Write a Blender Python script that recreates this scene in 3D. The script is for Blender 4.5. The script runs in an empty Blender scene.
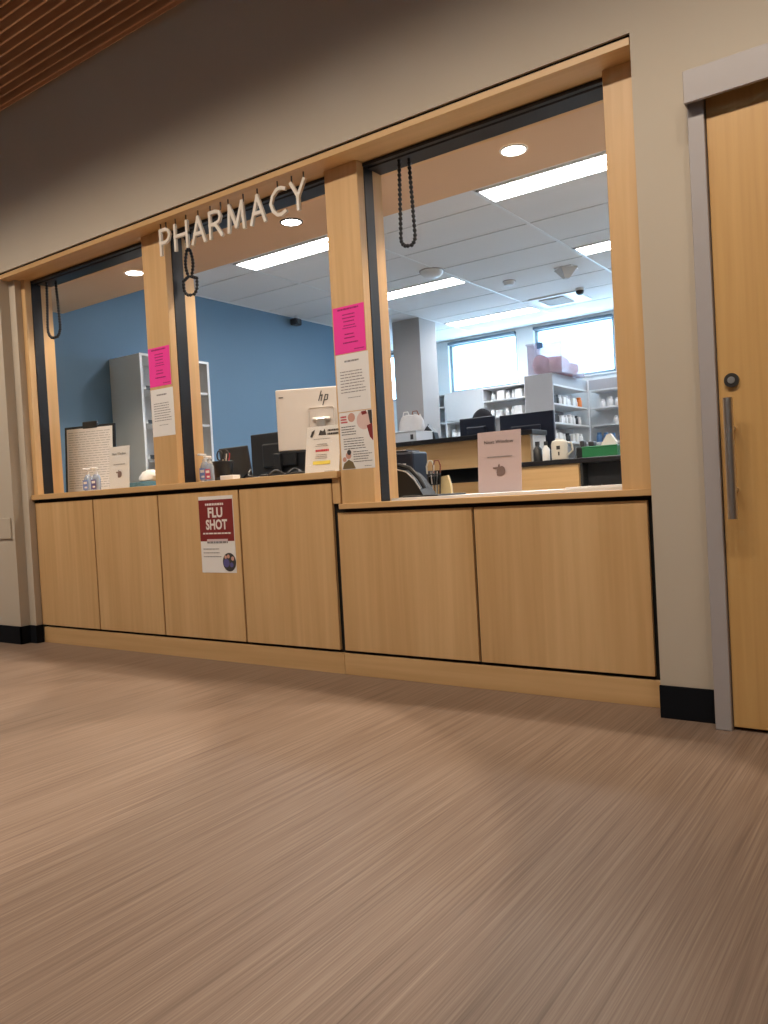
import bpy, bmesh, math, random
from mathutils import Vector, Matrix
random.seed(7)
S = bpy.context.scene
C = S.collection
PI = math.pi

# ------------------------------------------------------------------ camera
def camera_matrix(loc, yaw, pitch, roll):
    cy, sy, cp, sp, cr, sr = math.cos(yaw), math.sin(yaw), math.cos(pitch), math.sin(pitch), math.cos(roll), math.sin(roll)
    f = Vector((-sy*cp, cy*cp, sp)); r = Vector((cy, sy, 0)); u = r.cross(f)
    r2 = r*cr + u*sr; u2 = -r*sr + u*cr
    m = Matrix((r2, u2, -f)).transposed().to_4x4(); m.translation = loc
    return m
cd = bpy.data.cameras.new('camera'); co = bpy.data.objects.new('camera', cd); C.objects.link(co)
cd.sensor_fit = 'VERTICAL'; cd.sensor_height = 36; cd.lens = 36*793.53/1024
cd.clip_start = 0.05; cd.clip_end = 200
co.matrix_world = camera_matrix(Vector((0, -3.1025, 0.8879)), 0.613069, -0.0215203, -0.055167)
S.camera = co

# ------------------------------------------------------------------ world, lights, exposure
W = bpy.data.worlds.new('overcast_sky'); S.world = W; W.use_nodes = True
wb = W.node_tree.nodes['Background']; wb.inputs['Color'].default_value = (0.44, 0.74, 1.0, 1); wb.inputs['Strength'].default_value = 7.0
S.view_settings.view_transform = 'Standard'; S.view_settings.look = 'None'
S.view_settings.exposure = 1.0; S.view_settings.gamma = 1.0; S.view_settings.use_curve_mapping = False

FLUO = 15.0            # emission of the troffer lenses
DOWN = 42.0           # watts of a pharmacy downlight
LOBBY = 40.0          # watts of a lobby downlight
POOL = 104.0
WASH = 0.72            # share of it for one wall washer
def lamp(name, kind, loc, energy, color, target=None, **kw):
    l = bpy.data.lights.new(name, kind); l.energy = energy; l.color = color
    for k, v in kw.items(): setattr(l, k, v)
    o = bpy.data.objects.new(name, l); C.objects.link(o); o.location = loc
    if target is not None:
        o.rotation_euler = (Vector(target)-Vector(loc)).to_track_quat('-Z', 'Y').to_euler()
    return o
WARM = (1.0, 0.855, 0.70)
for i in range(19):     # row of wall washers between the ceiling slats, aimed at the front wall
    lamp('lobby_wall_washer', 'SPOT', (-7.3+0.5*i, -2.0, 3.55), LOBBY*WASH, WARM, (-7.3+0.5*i, -0.114, 1.46), spot_size=math.radians(68), spot_blend=0.9, shadow_soft_size=0.07)
for i in range(6):      # narrow downlights farther out, pooling on the floor
    lamp('lobby_pool_light', 'SPOT', (-7.4+1.2*i, -2.2, 3.55), POOL, WARM, (-7.4+1.2*i, -2.2, 0), spot_size=math.radians(56.5), spot_blend=0.03, shadow_soft_size=0.05)
for i in range(5):      # second row, behind the camera
    lamp('lobby_downlight', 'SPOT', (-6.5+2.0*i, -4.6, 3.55), LOBBY*0.4, WARM, (-6.5+2.0*i, -4.6, 0), spot_size=math.radians(140), spot_blend=0.6, shadow_soft_size=0.07)

# ------------------------------------------------------------------ materials
def newmat(name):
    m = bpy.data.materials.new(name); m.use_nodes = True
    nt = m.node_tree; return m, nt, nt.nodes['Principled BSDF']
def N(nt, t, **kw):
    n = nt.nodes.new(t)
    for k, v in kw.items(): setattr(n, k, v)
    return n
def solid(name, col, rough=0.5, metal=0.0, var=0.06, scale=18.0, bump=0.0, bscale=200.0, **inp):
    m, nt, b = newmat(name)
    tc = N(nt, 'ShaderNodeTexCoord'); nz = N(nt, 'ShaderNodeTexNoise'); nz.inputs['Scale'].default_value = scale; nz.inputs['Detail'].default_value = 3
    nt.links.new(tc.outputs['Object'], nz.inputs['Vector'])
    mr = N(nt, 'ShaderNodeMapRange'); mr.inputs['To Min'].default_value = 1-var; mr.inputs['To Max'].default_value = 1+var
    nt.links.new(nz.outputs['Fac'], mr.inputs['Value'])
    mx = N(nt, 'ShaderNodeVectorMath', operation='SCALE'); mx.inputs[0].default_value = col
    nt.links.new(mr.outputs['Result'], mx.inputs['Scale']); nt.links.new(mx.outputs['Vector'], b.inputs['Base Color'])
    b.inputs['Roughness'].default_value = rough; b.inputs['Metallic'].default_value = metal
    for k, v in inp.items(): b.inputs[k.replace('_', ' ')].default_value = v
    if bump:
        n2 = N(nt, 'ShaderNodeTexNoise'); n2.inputs['Scale'].default_value = bscale; nt.links.new(tc.outputs['Object'], n2.inputs['Vector'])
        bp = N(nt, 'ShaderNodeBump'); bp.inputs['Strength'].default_value = bump; bp.inputs['Distance'].default_value = 0.002
        nt.links.new(n2.outputs['Fac'], bp.inputs['Height']); nt.links.new(bp.outputs['Normal'], b.inputs['Normal'])
    return m
def wood(name, c1, c2, axis='z', rough=0.38, fine=42.0, band=7.0):
    m, nt, b = newmat(name)
    tc = N(nt, 'ShaderNodeTexCoord'); oi = N(nt, 'ShaderNodeObjectInfo')
    off = N(nt, 'ShaderNodeVectorMath', operation='SCALE'); off.inputs[0].default_value = (37, 23, 51); nt.links.new(oi.outputs['Random'], off.inputs['Scale'])
    add = N(nt, 'ShaderNodeVectorMath', operation='ADD'); nt.links.new(tc.outputs['Object'], add.inputs[0]); nt.links.new(off.outputs['Vector'], add.inputs[1])
    def grain(cross, along, detail):
        mp = N(nt, 'ShaderNodeMapping'); sc = [cross]*3; sc['xyz'.index(axis)] = along; mp.inputs['Scale'].default_value = sc
        nz = N(nt, 'ShaderNodeTexNoise'); nz.inputs['Scale'].default_value = 1; nz.inputs['Detail'].default_value = detail; nz.inputs['Distortion'].default_value = 0.3
        nt.links.new(add.outputs['Vector'], mp.inputs['Vector']); nt.links.new(mp.outputs['Vector'], nz.inputs['Vector']); return nz
    a = grain(fine, 1.6, 6); d = grain(band, 0.35, 2)
    mx = N(nt, 'ShaderNodeMath', operation='MULTIPLY_ADD'); mx.inputs[1].default_value = 0.42
    nt.links.new(a.outputs['Fac'], mx.inputs[0])
    m2 = N(nt, 'ShaderNodeMath', operation='MULTIPLY'); m2.inputs[1].default_value = 0.63; nt.links.new(d.outputs['Fac'], m2.inputs[0]); nt.links.new(m2.outputs[0], mx.inputs[2])
    cr = N(nt, 'ShaderNodeValToRGB'); cr.color_ramp.elements[0].position = 0.33; cr.color_ramp.elements[1].position = 0.70
    cr.color_ramp.elements[0].color = (*c2, 1); cr.color_ramp.elements[1].color = (*c1, 1)
    nt.links.new(mx.outputs[0], cr.inputs['Fac']); nt.links.new(cr.outputs['Color'], b.inputs['Base Color'])
    b.inputs['Roughness'].default_value = rough
    bp = N(nt, 'ShaderNodeBump'); bp.inputs['Strength'].default_value = 0.05; bp.inputs['Distance'].default_value = 0.001
    nt.links.new(a.outputs['Fac'], bp.inputs['Height']); nt.links.new(bp.outputs['Normal'], b.inputs['Normal'])
    return m
def emit(name, col, strength):
    m = bpy.data.materials.new(name); m.use_nodes = True; nt = m.node_tree
    for n in list(nt.nodes): nt.nodes.remove(n)
    e = N(nt, 'ShaderNodeEmission'); e.inputs['Color'].default_value = (*col, 1); e.inputs['Strength'].default_value = strength
    o = N(nt, 'ShaderNodeOutputMaterial'); nt.links.new(e.outputs[0], o.inputs['Surface']); return m
def clear(name, tint, gloss=0.08, rough=0.05, body=None, bodyfac=0.0):
    m = bpy.data.materials.new(name); m.use_nodes = True; nt = m.node_tree
    for n in list(nt.nodes): nt.nodes.remove(n)
    t = N(nt, 'ShaderNodeBsdfTransparent'); t.inputs['Color'].default_value = (*tint, 1)
    g = N(nt, 'ShaderNodeBsdfGlossy'); g.inputs['Roughness'].default_value = rough
    mx = N(nt, 'ShaderNodeMixShader'); mx.inputs['Fac'].default_value = gloss
    nt.links.new(t.outputs[0], mx.inputs[1]); nt.links.new(g.outputs[0], mx.inputs[2]); last = mx
    if body:
        d = N(nt, 'ShaderNodeBsdfDiffuse'); d.inputs['Color'].default_value = (*body, 1)
        m2 = N(nt, 'ShaderNodeMixShader'); m2.inputs['Fac'].default_value = bodyfac
        nt.links.new(mx.outputs[0], m2.inputs[1]); nt.links.new(d.outputs[0], m2.inputs[2]); last = m2
    o = N(nt, 'ShaderNodeOutputMaterial'); nt.links.new(last.outputs[0], o.inputs['Surface']); return m
def floor_mat():
    m, nt, b = newmat('streaked_vinyl')
    tc = N(nt, 'ShaderNodeTexCoord')
    def layer(sx, sy, detail, rough=0.6):
        mp = N(nt, 'ShaderNodeMapping'); mp.inputs['Scale'].default_value = (sx, sy, 1)
        nz = N(nt, 'ShaderNodeTexNoise'); nz.inputs['Scale'].default_value = 1; nz.inputs['Detail'].default_value = detail; nz.inputs['Roughness'].default_value = rough
        nt.links.new(tc.outputs['Object'], mp.inputs['Vector']); nt.links.new(mp.outputs['Vector'], nz.inputs['Vector']); return nz
    a = layer(230, 2.2, 5); c = layer(75, 1.2, 4); d = layer(9.0, 0.7, 2)
    s1 = N(nt, 'ShaderNodeMath', operation='MULTIPLY_ADD'); s1.inputs[1].default_value = 0.50
    nt.links.new(a.outputs['Fac'], s1.inputs[0])
    s2 = N(nt, 'ShaderNodeMath', operation='MULTIPLY_ADD'); s2.inputs[1].default_value = 0.36; nt.links.new(c.outputs['Fac'], s2.inputs[0])
    s3 = N(nt, 'ShaderNodeMath', operation='MULTIPLY'); s3.inputs[1].default_value = 0.14; nt.links.new(d.outputs['Fac'], s3.inputs[0])
    nt.links.new(s3.outputs[0], s2.inputs[2]); nt.links.new(s2.outputs[0], s1.inputs[2])
    cr = N(nt, 'ShaderNodeValToRGB'); e = cr.color_ramp.elements
    e[0].position = 0.34; e[0].color = (0.135, 0.085, 0.06, 1); e[1].position = 0.68; e[1].color = (0.35, 0.262, 0.20, 1)
    k = e.new(0.5); k.color = (0.24, 0.165, 0.12, 1)
    nt.links.new(s1.outputs[0], cr.inputs['Fac']); nt.links.new(cr.outputs['Color'], b.inputs['Base Color'])
    b.inputs['Roughness'].default_value = 0.48
    bp = N(nt, 'ShaderNodeBump'); bp.inputs['Strength'].default_value = 0.12; bp.inputs['Distance'].default_value = 0.002
    nt.links.new(a.outputs['Fac'], bp.inputs['Height']); nt.links.new(bp.outputs['Normal'], b.inputs['Normal'])
    return m

MAPLE = ((0.72, 0.475, 0.235), (0.57, 0.345, 0.15))
M = dict(
 wood_v=wood('maple_vertical', *MAPLE), wood_h=wood('maple_horizontal', *MAPLE, axis='x'),
 door_wood=wood('maple_door', (0.68, 0.42, 0.165), (0.52, 0.29, 0.095), fine=48),
 slat=wood('slat_wood', (0.82, 0.52, 0.34), (0.64, 0.36, 0.21), axis='x', rough=0.55),
 bounce_floor=solid('bounce_floor', (0.50, 0.47, 0.43), 0.6),  # kept pale so the added floor reflects light upward
 slat_back=solid('slat_backing', (0.055, 0.02, 0.012), 0.9),
 wall=solid('beige_paint', (0.53, 0.465, 0.375), 0.75, var=0.02, scale=3, bump=0.08, bscale=160),
 wall_dark=solid('low_bounce_paint', (0.26, 0.21, 0.17), 0.8),  # unseen lobby walls, darkened to cut bounce onto the upper front wall
 soffit=solid('beige_soffit_paint', (0.66, 0.46, 0.31), 0.8, var=0.02, scale=3),
 blue=solid('blue_paint', (0.14, 0.24, 0.35), 0.7, var=0.03, scale=2, bump=0.05),
 white_wall=solid('white_paint', (0.72, 0.74, 0.74), 0.7, var=0.02, scale=3),
 pillar=solid('pillar_paint', (0.42, 0.40, 0.39), 0.75, var=0.02, scale=3),
 floor=floor_mat(),
 black=solid('black_rubber', (0.006, 0.007, 0.010), 0.8, Specular_IOR_Level=0.15),
 gap=solid('black_reveal', (0.004, 0.004, 0.004), 0.9),
 guide=solid('black_anodised', (0.016, 0.017, 0.022), 0.35, metal=0.3),
 grey_metal=solid('grey_painted_metal', (0.40, 0.37, 0.37), 0.45, var=0.03),
 steel=solid('brushed_steel', (0.66, 0.62, 0.58), 0.36, metal=1.0, var=0.05, scale=60),
 lock=solid('dark_metal', (0.12, 0.11, 0.10), 0.35, metal=0.9),
 letter=solid('cream_letter', (0.78, 0.72, 0.64), 0.4, var=0.02),
 shadow_stud=solid('letter_shadow_stud', (0.10, 0.075, 0.06), 0.4),  # dark tone taken from the letters' shadow
 tile=solid('ceiling_tile', (0.80, 0.78, 0.77), 0.9, var=0.03, scale=140, bump=0.25, bscale=260),
 runner=solid('white_metal_grid', (0.80, 0.80, 0.80), 0.4, var=0.01),
 plenum=solid('dark_plenum', (0.10, 0.10, 0.10), 0.9),
 fluo=emit('lit_diffuser', (1.0, 0.975, 0.96), FLUO), lens=emit('lit_lens', (1.0, 0.93, 0.83), 14.0),
 white=solid('white_enamel', (0.78, 0.78, 0.78), 0.4, var=0.02),
 shelf_grey=solid('grey_laminate', (0.60, 0.58, 0.55), 0.6, var=0.02),
 shelf_white=solid('white_laminate', (0.74, 0.75, 0.76), 0.5, var=0.02),
 gondola=solid('grey_shelf_end', (0.42, 0.42, 0.44), 0.55, var=0.02),
 laminate_black=solid('black_counter_laminate', (0.012, 0.012, 0.016), 0.3),
 plastic_black=solid('black_plastic', (0.012, 0.013, 0.016), 0.4),
 plastic_dark=solid('charcoal_plastic', (0.035, 0.037, 0.042), 0.45),
 navy=solid('navy_black_plastic', (0.012, 0.017, 0.035), 0.35),
 silver=solid('silver_plastic', (0.62, 0.58, 0.55), 0.4, var=0.02),
 paper=solid('white_paper', (0.82, 0.80, 0.78), 0.8, var=0.02),
 paper_pink=solid('hot_pink_paper', (0.90, 0.05, 0.36), 0.8, var=0.02),
 paper_blush=solid('blush_paper', (0.66, 0.52, 0.52), 0.6, var=0.02),
 ink=solid('black_ink', (0.05, 0.045, 0.045), 0.8), ink_grey=solid('grey_ink', (0.26, 0.24, 0.24), 0.8),
 ink_pink=solid('ink_on_pink', (0.34, 0.015, 0.13), 0.8),
 ink_red=solid('red_ink', (0.55, 0.04, 0.06), 0.8), ink_yellow=solid('yellow_highlight', (0.75, 0.65, 0.12), 0.8),
 ink_white=solid('white_ink', (0.80, 0.74, 0.70), 0.8), maroon=solid('maroon_print', (0.22, 0.022, 0.022), 0.6),
 skin=solid('print_skin', (0.60, 0.33, 0.26), 0.8), skin2=solid('print_pale_pink', (0.72, 0.52, 0.48), 0.8), olive=solid('print_olive', (0.18, 0.13, 0.06), 0.8),
 violet=solid('print_violet', (0.10, 0.09, 0.26), 0.8), hand=solid('print_hand', (0.20, 0.14, 0.13), 0.8),
 ink_pale=solid('pale_ink', (0.42, 0.41, 0.41), 0.8),
 gel=clear('clear_gel', (0.80, 0.86, 0.95), 0.10, 0.1, (0.55, 0.65, 0.80), 0.35),
 label_blue=solid('blue_label', (0.16, 0.24, 0.55), 0.5), label_navy=solid('purple_label', (0.10, 0.08, 0.22), 0.5), label_red=solid('red_label', (0.45, 0.06, 0.12), 0.5),
 acrylic=clear('clear_acrylic', (0.985, 0.99, 0.99), 0.025),
 tote=clear('clear_tote_plastic', (0.90, 0.90, 0.94), 0.05, 0.15, (0.70, 0.66, 0.74), 0.30),
 bin_clear=clear('frosted_white_bin', (0.92, 0.94, 0.96), 0.05, 0.2, (0.80, 0.83, 0.86), 0.7),
 glass=clear('window_glass', (0.96, 0.98, 1.0), 0.05, 0.0),
 pinkbag=solid('pink_bag', (0.88, 0.34, 0.40), 0.6, var=0.25, scale=25), redbag=solid('red_bag', (0.75, 0.16, 0.13), 0.6),
 tissue=solid('white_tissue', (0.85, 0.84, 0.82), 0.9), tissue_box=solid('teal_box', (0.10, 0.24, 0.33), 0.6, var=0.6, scale=60),
 bag=solid('white_bag', (0.70, 0.66, 0.64), 0.6, var=0.08), green=solid('green_plastic', (0.02, 0.19, 0.075), 0.4),
 cream=solid('cream_plastic', (0.66, 0.62, 0.54), 0.5), manila=solid('cream_notepad', (0.62, 0.48, 0.25), 0.7), orange=solid('orange_plastic', (0.85, 0.25, 0.06), 0.5),
 brown=solid('brown_plastic', (0.22, 0.06, 0.03), 0.4), amber_blue=solid('blue_bottle', (0.10, 0.22, 0.45), 0.5), hair=solid('dark_fabric', (0.02, 0.02, 0.028), 0.9),
 window_frame=solid('grey_window_frame', (0.33, 0.42, 0.48), 0.4, metal=0.2), shade=solid('shade_cassette', (0.15, 0.18, 0.21), 0.5),
)

# ------------------------------------------------------------------ geometry helpers
class B:
    """Collects shapes in world coordinates; obj() turns them into ONE mesh object."""
    def __init__(s): s.bm = bmesh.new()
    def box(s, x0, x1, y0, y1, z0, z1, bev=0.0, seg=1):
        vs = [s.bm.verts.new((x, y, z)) for z in (z0, z1) for y in (y0, y1) for x in (x0, x1)]
        fs = [s.bm.faces.new([vs[i] for i in f]) for f in ((0,2,3,1),(4,5,7,6),(0,1,5,4),(2,6,7,3),(0,4,6,2),(1,3,7,5))]
        if bev:
            es = set(e for f in fs for e in f.edges)
            bmesh.ops.bevel(s.bm, geom=list(es), offset=bev, segments=seg, affect='EDGES', profile=0.5)
        return s
    def cyl(s, c, r, h, axis='z', seg=20, r2=None):
        """from c along the axis by h"""
        r2 = r if r2 is None else r2
        rot = {'z': Matrix.Identity(4), 'x': Matrix.Rotation(PI/2, 4, 'Y'), 'y': Matrix.Rotation(-PI/2, 4, 'X')}[axis]
        m = Matrix.Translation(Vector(c)) @ rot @ Matrix.Translation((0, 0, h/2))
        bmesh.ops.create_cone(s.bm, cap_ends=True, segments=seg, radius1=r, radius2=r2, depth=h, matrix=m); return s
    def lathe(s, c, prof, seg=16, sx=1, sy=1):
        rings = []
        for r, z in prof:
            rings.append([s.bm.verts.new((c[0]+sx*r*math.cos(2*PI*i/seg), c[1]+sy*r*math.sin(2*PI*i/seg), c[2]+z)) for i in range(seg)])
        for a, b in zip(rings, rings[1:]):
            for i in range(seg): s.bm.faces.new((a[i], a[(i+1) % seg], b[(i+1) % seg], b[i]))
        s.bm.faces.new(rings[0][::-1]); s.bm.faces.new(rings[-1]); return s
    def tube(s, pts, r, seg=8, closed=False):
        pts = [Vector(p) for p in pts]; n = len(pts); rings = []
        for i, p in enumerate(pts):
            a = pts[(i-1) % n] if (closed or i > 0) else p; b = pts[(i+1) % n] if (closed or i < n-1) else p
            t = (b-a).normalized(); up = Vector((0, 1, 0)) if abs(t.y) < 0.9 else Vector((1, 0, 0))
            u = t.cross(up).normalized(); v = t.cross(u).normalized()
            rings.append([s.bm.verts.new(p + (u*math.cos(2*PI*k/seg)+v*math.sin(2*PI*k/seg))*r) for k in range(seg)])
        for a, b in list(zip(rings, rings[1:])) + ([(rings[-1], rings[0])] if closed else []):
            for k in range(seg): s.bm.faces.new((a[k], a[(k+1) % seg], b[(k+1) % seg], b[k]))
        if not closed: s.bm.faces.new(rings[0][::-1]); s.bm.faces.new(rings[-1])
        return s
    def blob(s, c, rx, ry, rz, sub=2, rough=0.0, seed=0):
        rr = random.Random(seed); r = bmesh.ops.create_icosphere(s.bm, subdivisions=sub, radius=1)
        for v in r['verts']:
            k = 1+rr.uniform(-rough, rough)
            v.co = Vector((c[0]+v.co.x*rx*k, c[1]+v.co.y*ry*k, c[2]+v.co.z*rz*k))
        return s
    def prism(s, pts, y0, y1):
        """outline in x,z extruded from y0 to y1"""
        a = [s.bm.verts.new((x, y0, z)) for x, z in pts]; b = [s.bm.verts.new((x, y1, z)) for x, z in pts]
        n = len(pts); s.bm.faces.new(a); s.bm.faces.new(b[::-1])
        for i in range(n): s.bm.faces.new((a[i], b[i], b[(i+1) % n], a[(i+1) % n]))
        return s
    def quad(s, x0, x1, z0, z1, y):
        s.bm.faces.new([s.bm.verts.new(p) for p in ((x0, y, z0), (x1, y, z0), (x1, y, z1), (x0, y, z1))]); return s
    def disc(s, cx, cz, r, y, seg=24, sx=1.0):
        s.bm.faces.new([s.bm.verts.new((cx+sx*r*math.cos(2*PI*i/seg), y, cz+r*math.sin(2*PI*i/seg))) for i in range(seg)]); return s
    def text(s, body, x, z, h, y, depth=0.0, width=None, align='LEFT', bold=0.0):
        cu = bpy.data.curves.new('t', 'FONT'); cu.body = body; cu.size = 1; cu.extrude = 0; cu.resolution_u = 3; cu.offset = bold
        ob = bpy.data.objects.new('t', cu); C.objects.link(ob); bpy.context.view_layer.update()
        me = bpy.data.meshes.new_from_object(ob.evaluated_get(bpy.context.evaluated_depsgraph_get()))
        bpy.data.objects.remove(ob); bpy.data.curves.remove(cu)
        xs = [v.co.x for v in me.vertices]; ys = [v.co.y for v in me.vertices]
        x0, x1 = min(xs), max(xs); capz = 0.69
        k = h/capz; kx = k if width is None else width/(x1-x0)
        w = (x1-x0)*kx; ox = x - (w/2 if align == 'CENTER' else 0)
        mp = [s.bm.verts.new((ox+(v.co.x-x0)*kx, y, z+v.co.y*k)) for v in me.vertices]
        fs = []
        for f in me.polygons:
            try: fs.append(s.bm.faces.new([mp[i] for i in f.vertices]))
            except ValueError: pass
        if depth:
            r = bmesh.ops.extrude_face_region(s.bm, geom=fs)
            for g in r['geom']:
                if isinstance(g, bmesh.types.BMVert): g.co.y += depth
        bpy.data.meshes.remove(me); return s
    def lines(s, x0, x1, z1, z0, n, y, th=0.3, seed=1, ragged=0.25, center=False):
        """rows of printed words"""
        rr = random.Random(seed); step = (z1-z0)/n
        for i in range(n):
            z = z1-step*(i+0.5); L = (x1-x0)*(1-rr.uniform(0, ragged)); xx = x0 + ((x1-x0-L)/2 if center else 0); end = xx+L
            while xx < end:
                w = min((x1-x0)*rr.uniform(0.06, 0.17), end-xx); s.quad(xx, xx+w, z-step*th/2, z+step*th/2, y); xx += w+(x1-x0)*0.02
        return s

WL = {}                                   # world position of every empty / mesh (nothing is turned while building)
def put(o, loc, parent):
    C.objects.link(o); o.location = Vector(loc)-(WL[parent] if parent else Vector((0, 0, 0)))
    if parent: o.parent = parent
    WL[o] = Vector(loc)
def obj(name, b, mat, parent=None, smooth=False, loc=None):
    loc = Vector(loc) if loc is not None else (WL[parent].copy() if parent else Vector((0, 0, 0)))
    bmesh.ops.recalc_face_normals(b.bm, faces=b.bm.faces) if not smooth or True else None
    bmesh.ops.translate(b.bm, verts=b.bm.verts, vec=-loc)
    me = bpy.data.meshes.new(name); b.bm.to_mesh(me); b.bm.free()
    if smooth:
        for p in me.polygons: p.use_smooth = True
        try: me.set_sharp_from_angle(angle=math.radians(42))
        except Exception: pass
    me.materials.append(M[mat] if isinstance(mat, str) else mat)
    o = bpy.data.objects.new(name, me); put(o, loc, parent)
    if name in ('printed_lines', 'keys'): o['kind'] = 'stuff'
    return o
def tag(o, label, cat, group=None, kind=None):
    o['label'] = label; o['category'] = cat
    if group: o['group'] = group
    if kind: o['kind'] = kind
    return o
def thing(name, label, cat, loc, group=None):
    o = bpy.data.objects.new(name, None); o.empty_display_size = 0.1; put(o, loc, None); return tag(o, label, cat, group)
def single(name, b, mat, label, cat, loc, group=None, smooth=False): return tag(obj(name, b, mat, None, smooth, loc), label, cat, group)
def struct(name, b, mat, parent=None, smooth=False):
    o = obj(name, b, mat, parent, smooth)
    if not parent: o['kind'] = 'structure'
    return o
def turn(o, rx=0, ry=0, rz=0): o.rotation_euler = (math.radians(rx), math.radians(ry), math.radians(rz))
def copy_tree(o, parent=None):
    c = o.copy(); C.objects.link(c); c.parent = parent
    for ch in list(o.children): copy_tree(ch, c)
    return c

# ------------------------------------------------------------------ the setting: floor, walls, ceilings
XL, XR = -9.0, 2.6
struct('floor', B().box(XL, XR, -7, 7.0, -0.1, 0), 'floor')
struct('floor.001', B().box(-7.7, XR, 0.30, 6.69, 0.0, 0.004), 'bounce_floor')                # unseen paler floor added to bounce light up to the tiled ceiling
YW = -0.114                                                   # lobby face of the front wall
struct('wall_front', B().box(XL, -5.20, YW, 0.19, 0, 3.62), 'wall')
struct('wall_front', B().box(-5.20, -0.883, YW, 0.30, 2.534, 3.62), 'wall')
struct('wall_front', B().box(-0.883, XR, YW, 0.30, 0, 3.62), 'wall')
struct('wall_front', B().box(-5.20, -5.125, -0.045, 0.0, 0, 2.534), 'wall')
struct('wall_left', B().box(XL-0.1, XL, -7, 0.3, 0, 3.62), 'wall_dark')
struct('wall_right', B().box(XR, XR+0.1, -7, 7.0, 0, 3.62), 'wall_dark')
struct('wall_back', B().box(XL, XR, -7.1, -7, 0, 3.62), 'wall_dark')
ce = struct('ceiling', B().box(XL, XR, -7, 0.3, 3.66, 3.72), 'slat_back')
pitch = 0.0615; slat_mesh = None
for i in range(64):                                           # wood slats along the lobby ceiling
    y = YW-0.012-pitch*i
    if slat_mesh is None:
        s0 = obj('slat', B().box(-8.98, XR-0.02, -0.0068, 0.0068, -0.055, 0.0, 0.002), 'slat', ce); slat_mesh = s0
        s0.location = (0, y, 3.655)
    else:
        o = s0.copy(); C.objects.link(o); o.location = (0, y, 3.655)
struct('trim_1', B().box(XL, XR, YW-0.006, YW, 3.58, 3.66), 'slat')
# left wall guard and the black baseboards
struct('trim_2', B().box(XL, -5.232, YW-0.012, YW, 0.728, 0.872, 0.003), 'wall')
struct('baseboard_left', B().box(XL, -5.190, YW-0.010, YW, 0, 0.122).box(-5.20, -5.190, YW-0.010, -0.045, 0, 0.122).box(-5.195, -5.115, -0.055, -0.045, 0, 0.122).box(-5.125, -5.115, -0.045, 0.0, 0, 0.122), 'black')
struct('baseboard_right', B().box(-0.886, -0.677, YW-0.010, YW, 0, 0.122, 0.002), 'black')
# pharmacy room
YB = 6.69
struct('wall_pharmacy_left', B().box(-6.21, -6.11, 0.3, 5.25, 0, 3.05), 'blue')
struct('wall_pharmacy_alcove', B().box(-7.7, -6.21, 5.15, 5.25, 0, 3.05).box(-7.8, -7.7, 5.15, YB+0.2, 0, 3.05), 'white_wall')
WX = [(-7.55, -6.42), (-5.63, -4.575), (-4.33, -3.255), (-3.0, -1.9), (-1.6, -0.5), (-0.2, 0.9)]
wz0, wz1 = 2.262, 2.965
bw = B().box(-7.7, XR, YB, YB+0.2, 0, wz0).box(-7.7, XR, YB, YB+0.2, wz1, 3.1)
ed = -7.7
for a, b_ in WX: bw.box(ed, a, YB, YB+0.2, wz0, wz1); ed = b_
bw.box(ed, XR, YB, YB+0.2, wz0, wz1)
struct('wall_pharmacy_back', bw, 'white_wall')
for i, (a, b_) in enumerate(WX):
    w = struct('window_%d' % (i+1), B().box(a, a+0.04, YB+0.05, YB+0.12, wz0, wz1).box(b_-0.04, b_, YB+0.05, YB+0.12, wz0, wz1)
        .box(a+.04, b_-.04, YB+0.05, YB+0.12, wz0, wz0+0.04).box(a+.04, b_-.04, YB+0.05, YB+0.12, wz1-0.04, wz1), 'window_frame')
    obj('pane', B().box(a+.04, b_-.04, YB+0.082, YB+0.088, wz0+.04, wz1-.04), 'glass', w)
    obj('shade_cassette', B().box(a+.005, b_-.005, YB-0.030, YB+0.045, wz1-0.028, wz1+0.012, 0.008), 'shade', w)
    obj('sill', B().box(a-.02, b_+.02, YB-0.02, YB+0.05, wz0-0.02, wz0, 0.003), 'white', w)
struct('wall_pharmacy_pillar', B().box(-5.495, -5.10, 5.10, 5.48, 0, 3.02), 'pillar')
# soffit over the counter, tiled ceiling beyond
struct('ceiling.001', B().box(-6.11, XR, 0.30, 0.965, 2.59, 3.10), 'soffit')
c2 = struct('ceiling.002', B().box(-7.7, XR, 0.965, YB, 3.06, 3.10), 'plenum')
GX = [-2.655+1.22*k for k in range(-5, 6)]
GY = [0.475+0.61*k for k in range(0, 12)]
fix_rows = {2: 'top', 5: 'top', 8: 'top'}      # rows whose far half holds a troffer
def is_fixture(ix, iy):
    x = GX[ix]; return iy in (2, 5, 8) and ix in (3, 5, 7, 9)
tile_cache = {}
def tile(x0, x1, y0, y1):
    key = (round(x1-x0, 3), round(y1-y0, 3))
    if key in tile_cache:
        o = tile_cache[key].copy(); C.objects.link(o)
    else:
        w, d = x1-x0, y1-y0
        o = obj('tile', B().box(-w/2, w/2, -d/2, d/2, 0, 0.02, 0.003), 'tile', c2); tile_cache[key] = o
    o.location = ((x0+x1)/2, (y0+y1)/2, 3.01)
g = 0.0075
for iy in range(len(GY)-1):
    y0, y1 = max(GY[iy], 0.975), min(GY[iy+1], YB-0.005)
    for ix in range(len(GX)-1):
        x0, x1 = max(GX[ix], -7.69 if GY[iy] > 5.2 else -6.105), min(GX[ix+1], XR-0.01)
        if x1-x0 < 0.05 or y1-y0 < 0.05: continue
        if is_fixture(ix, iy): tile(x0+g, x1-g, y0+g, (GY[iy]+GY[iy+1])/2-g)
        else: tile(x0+g, x1-g, y0+g, y1-g)
for x in GX:
    if -6.1 < x < XR: obj('grid_runner', B().box(x-0.011, x+0.011, 0.97, YB, 3.006, 3.022), 'runner', c2)
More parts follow.
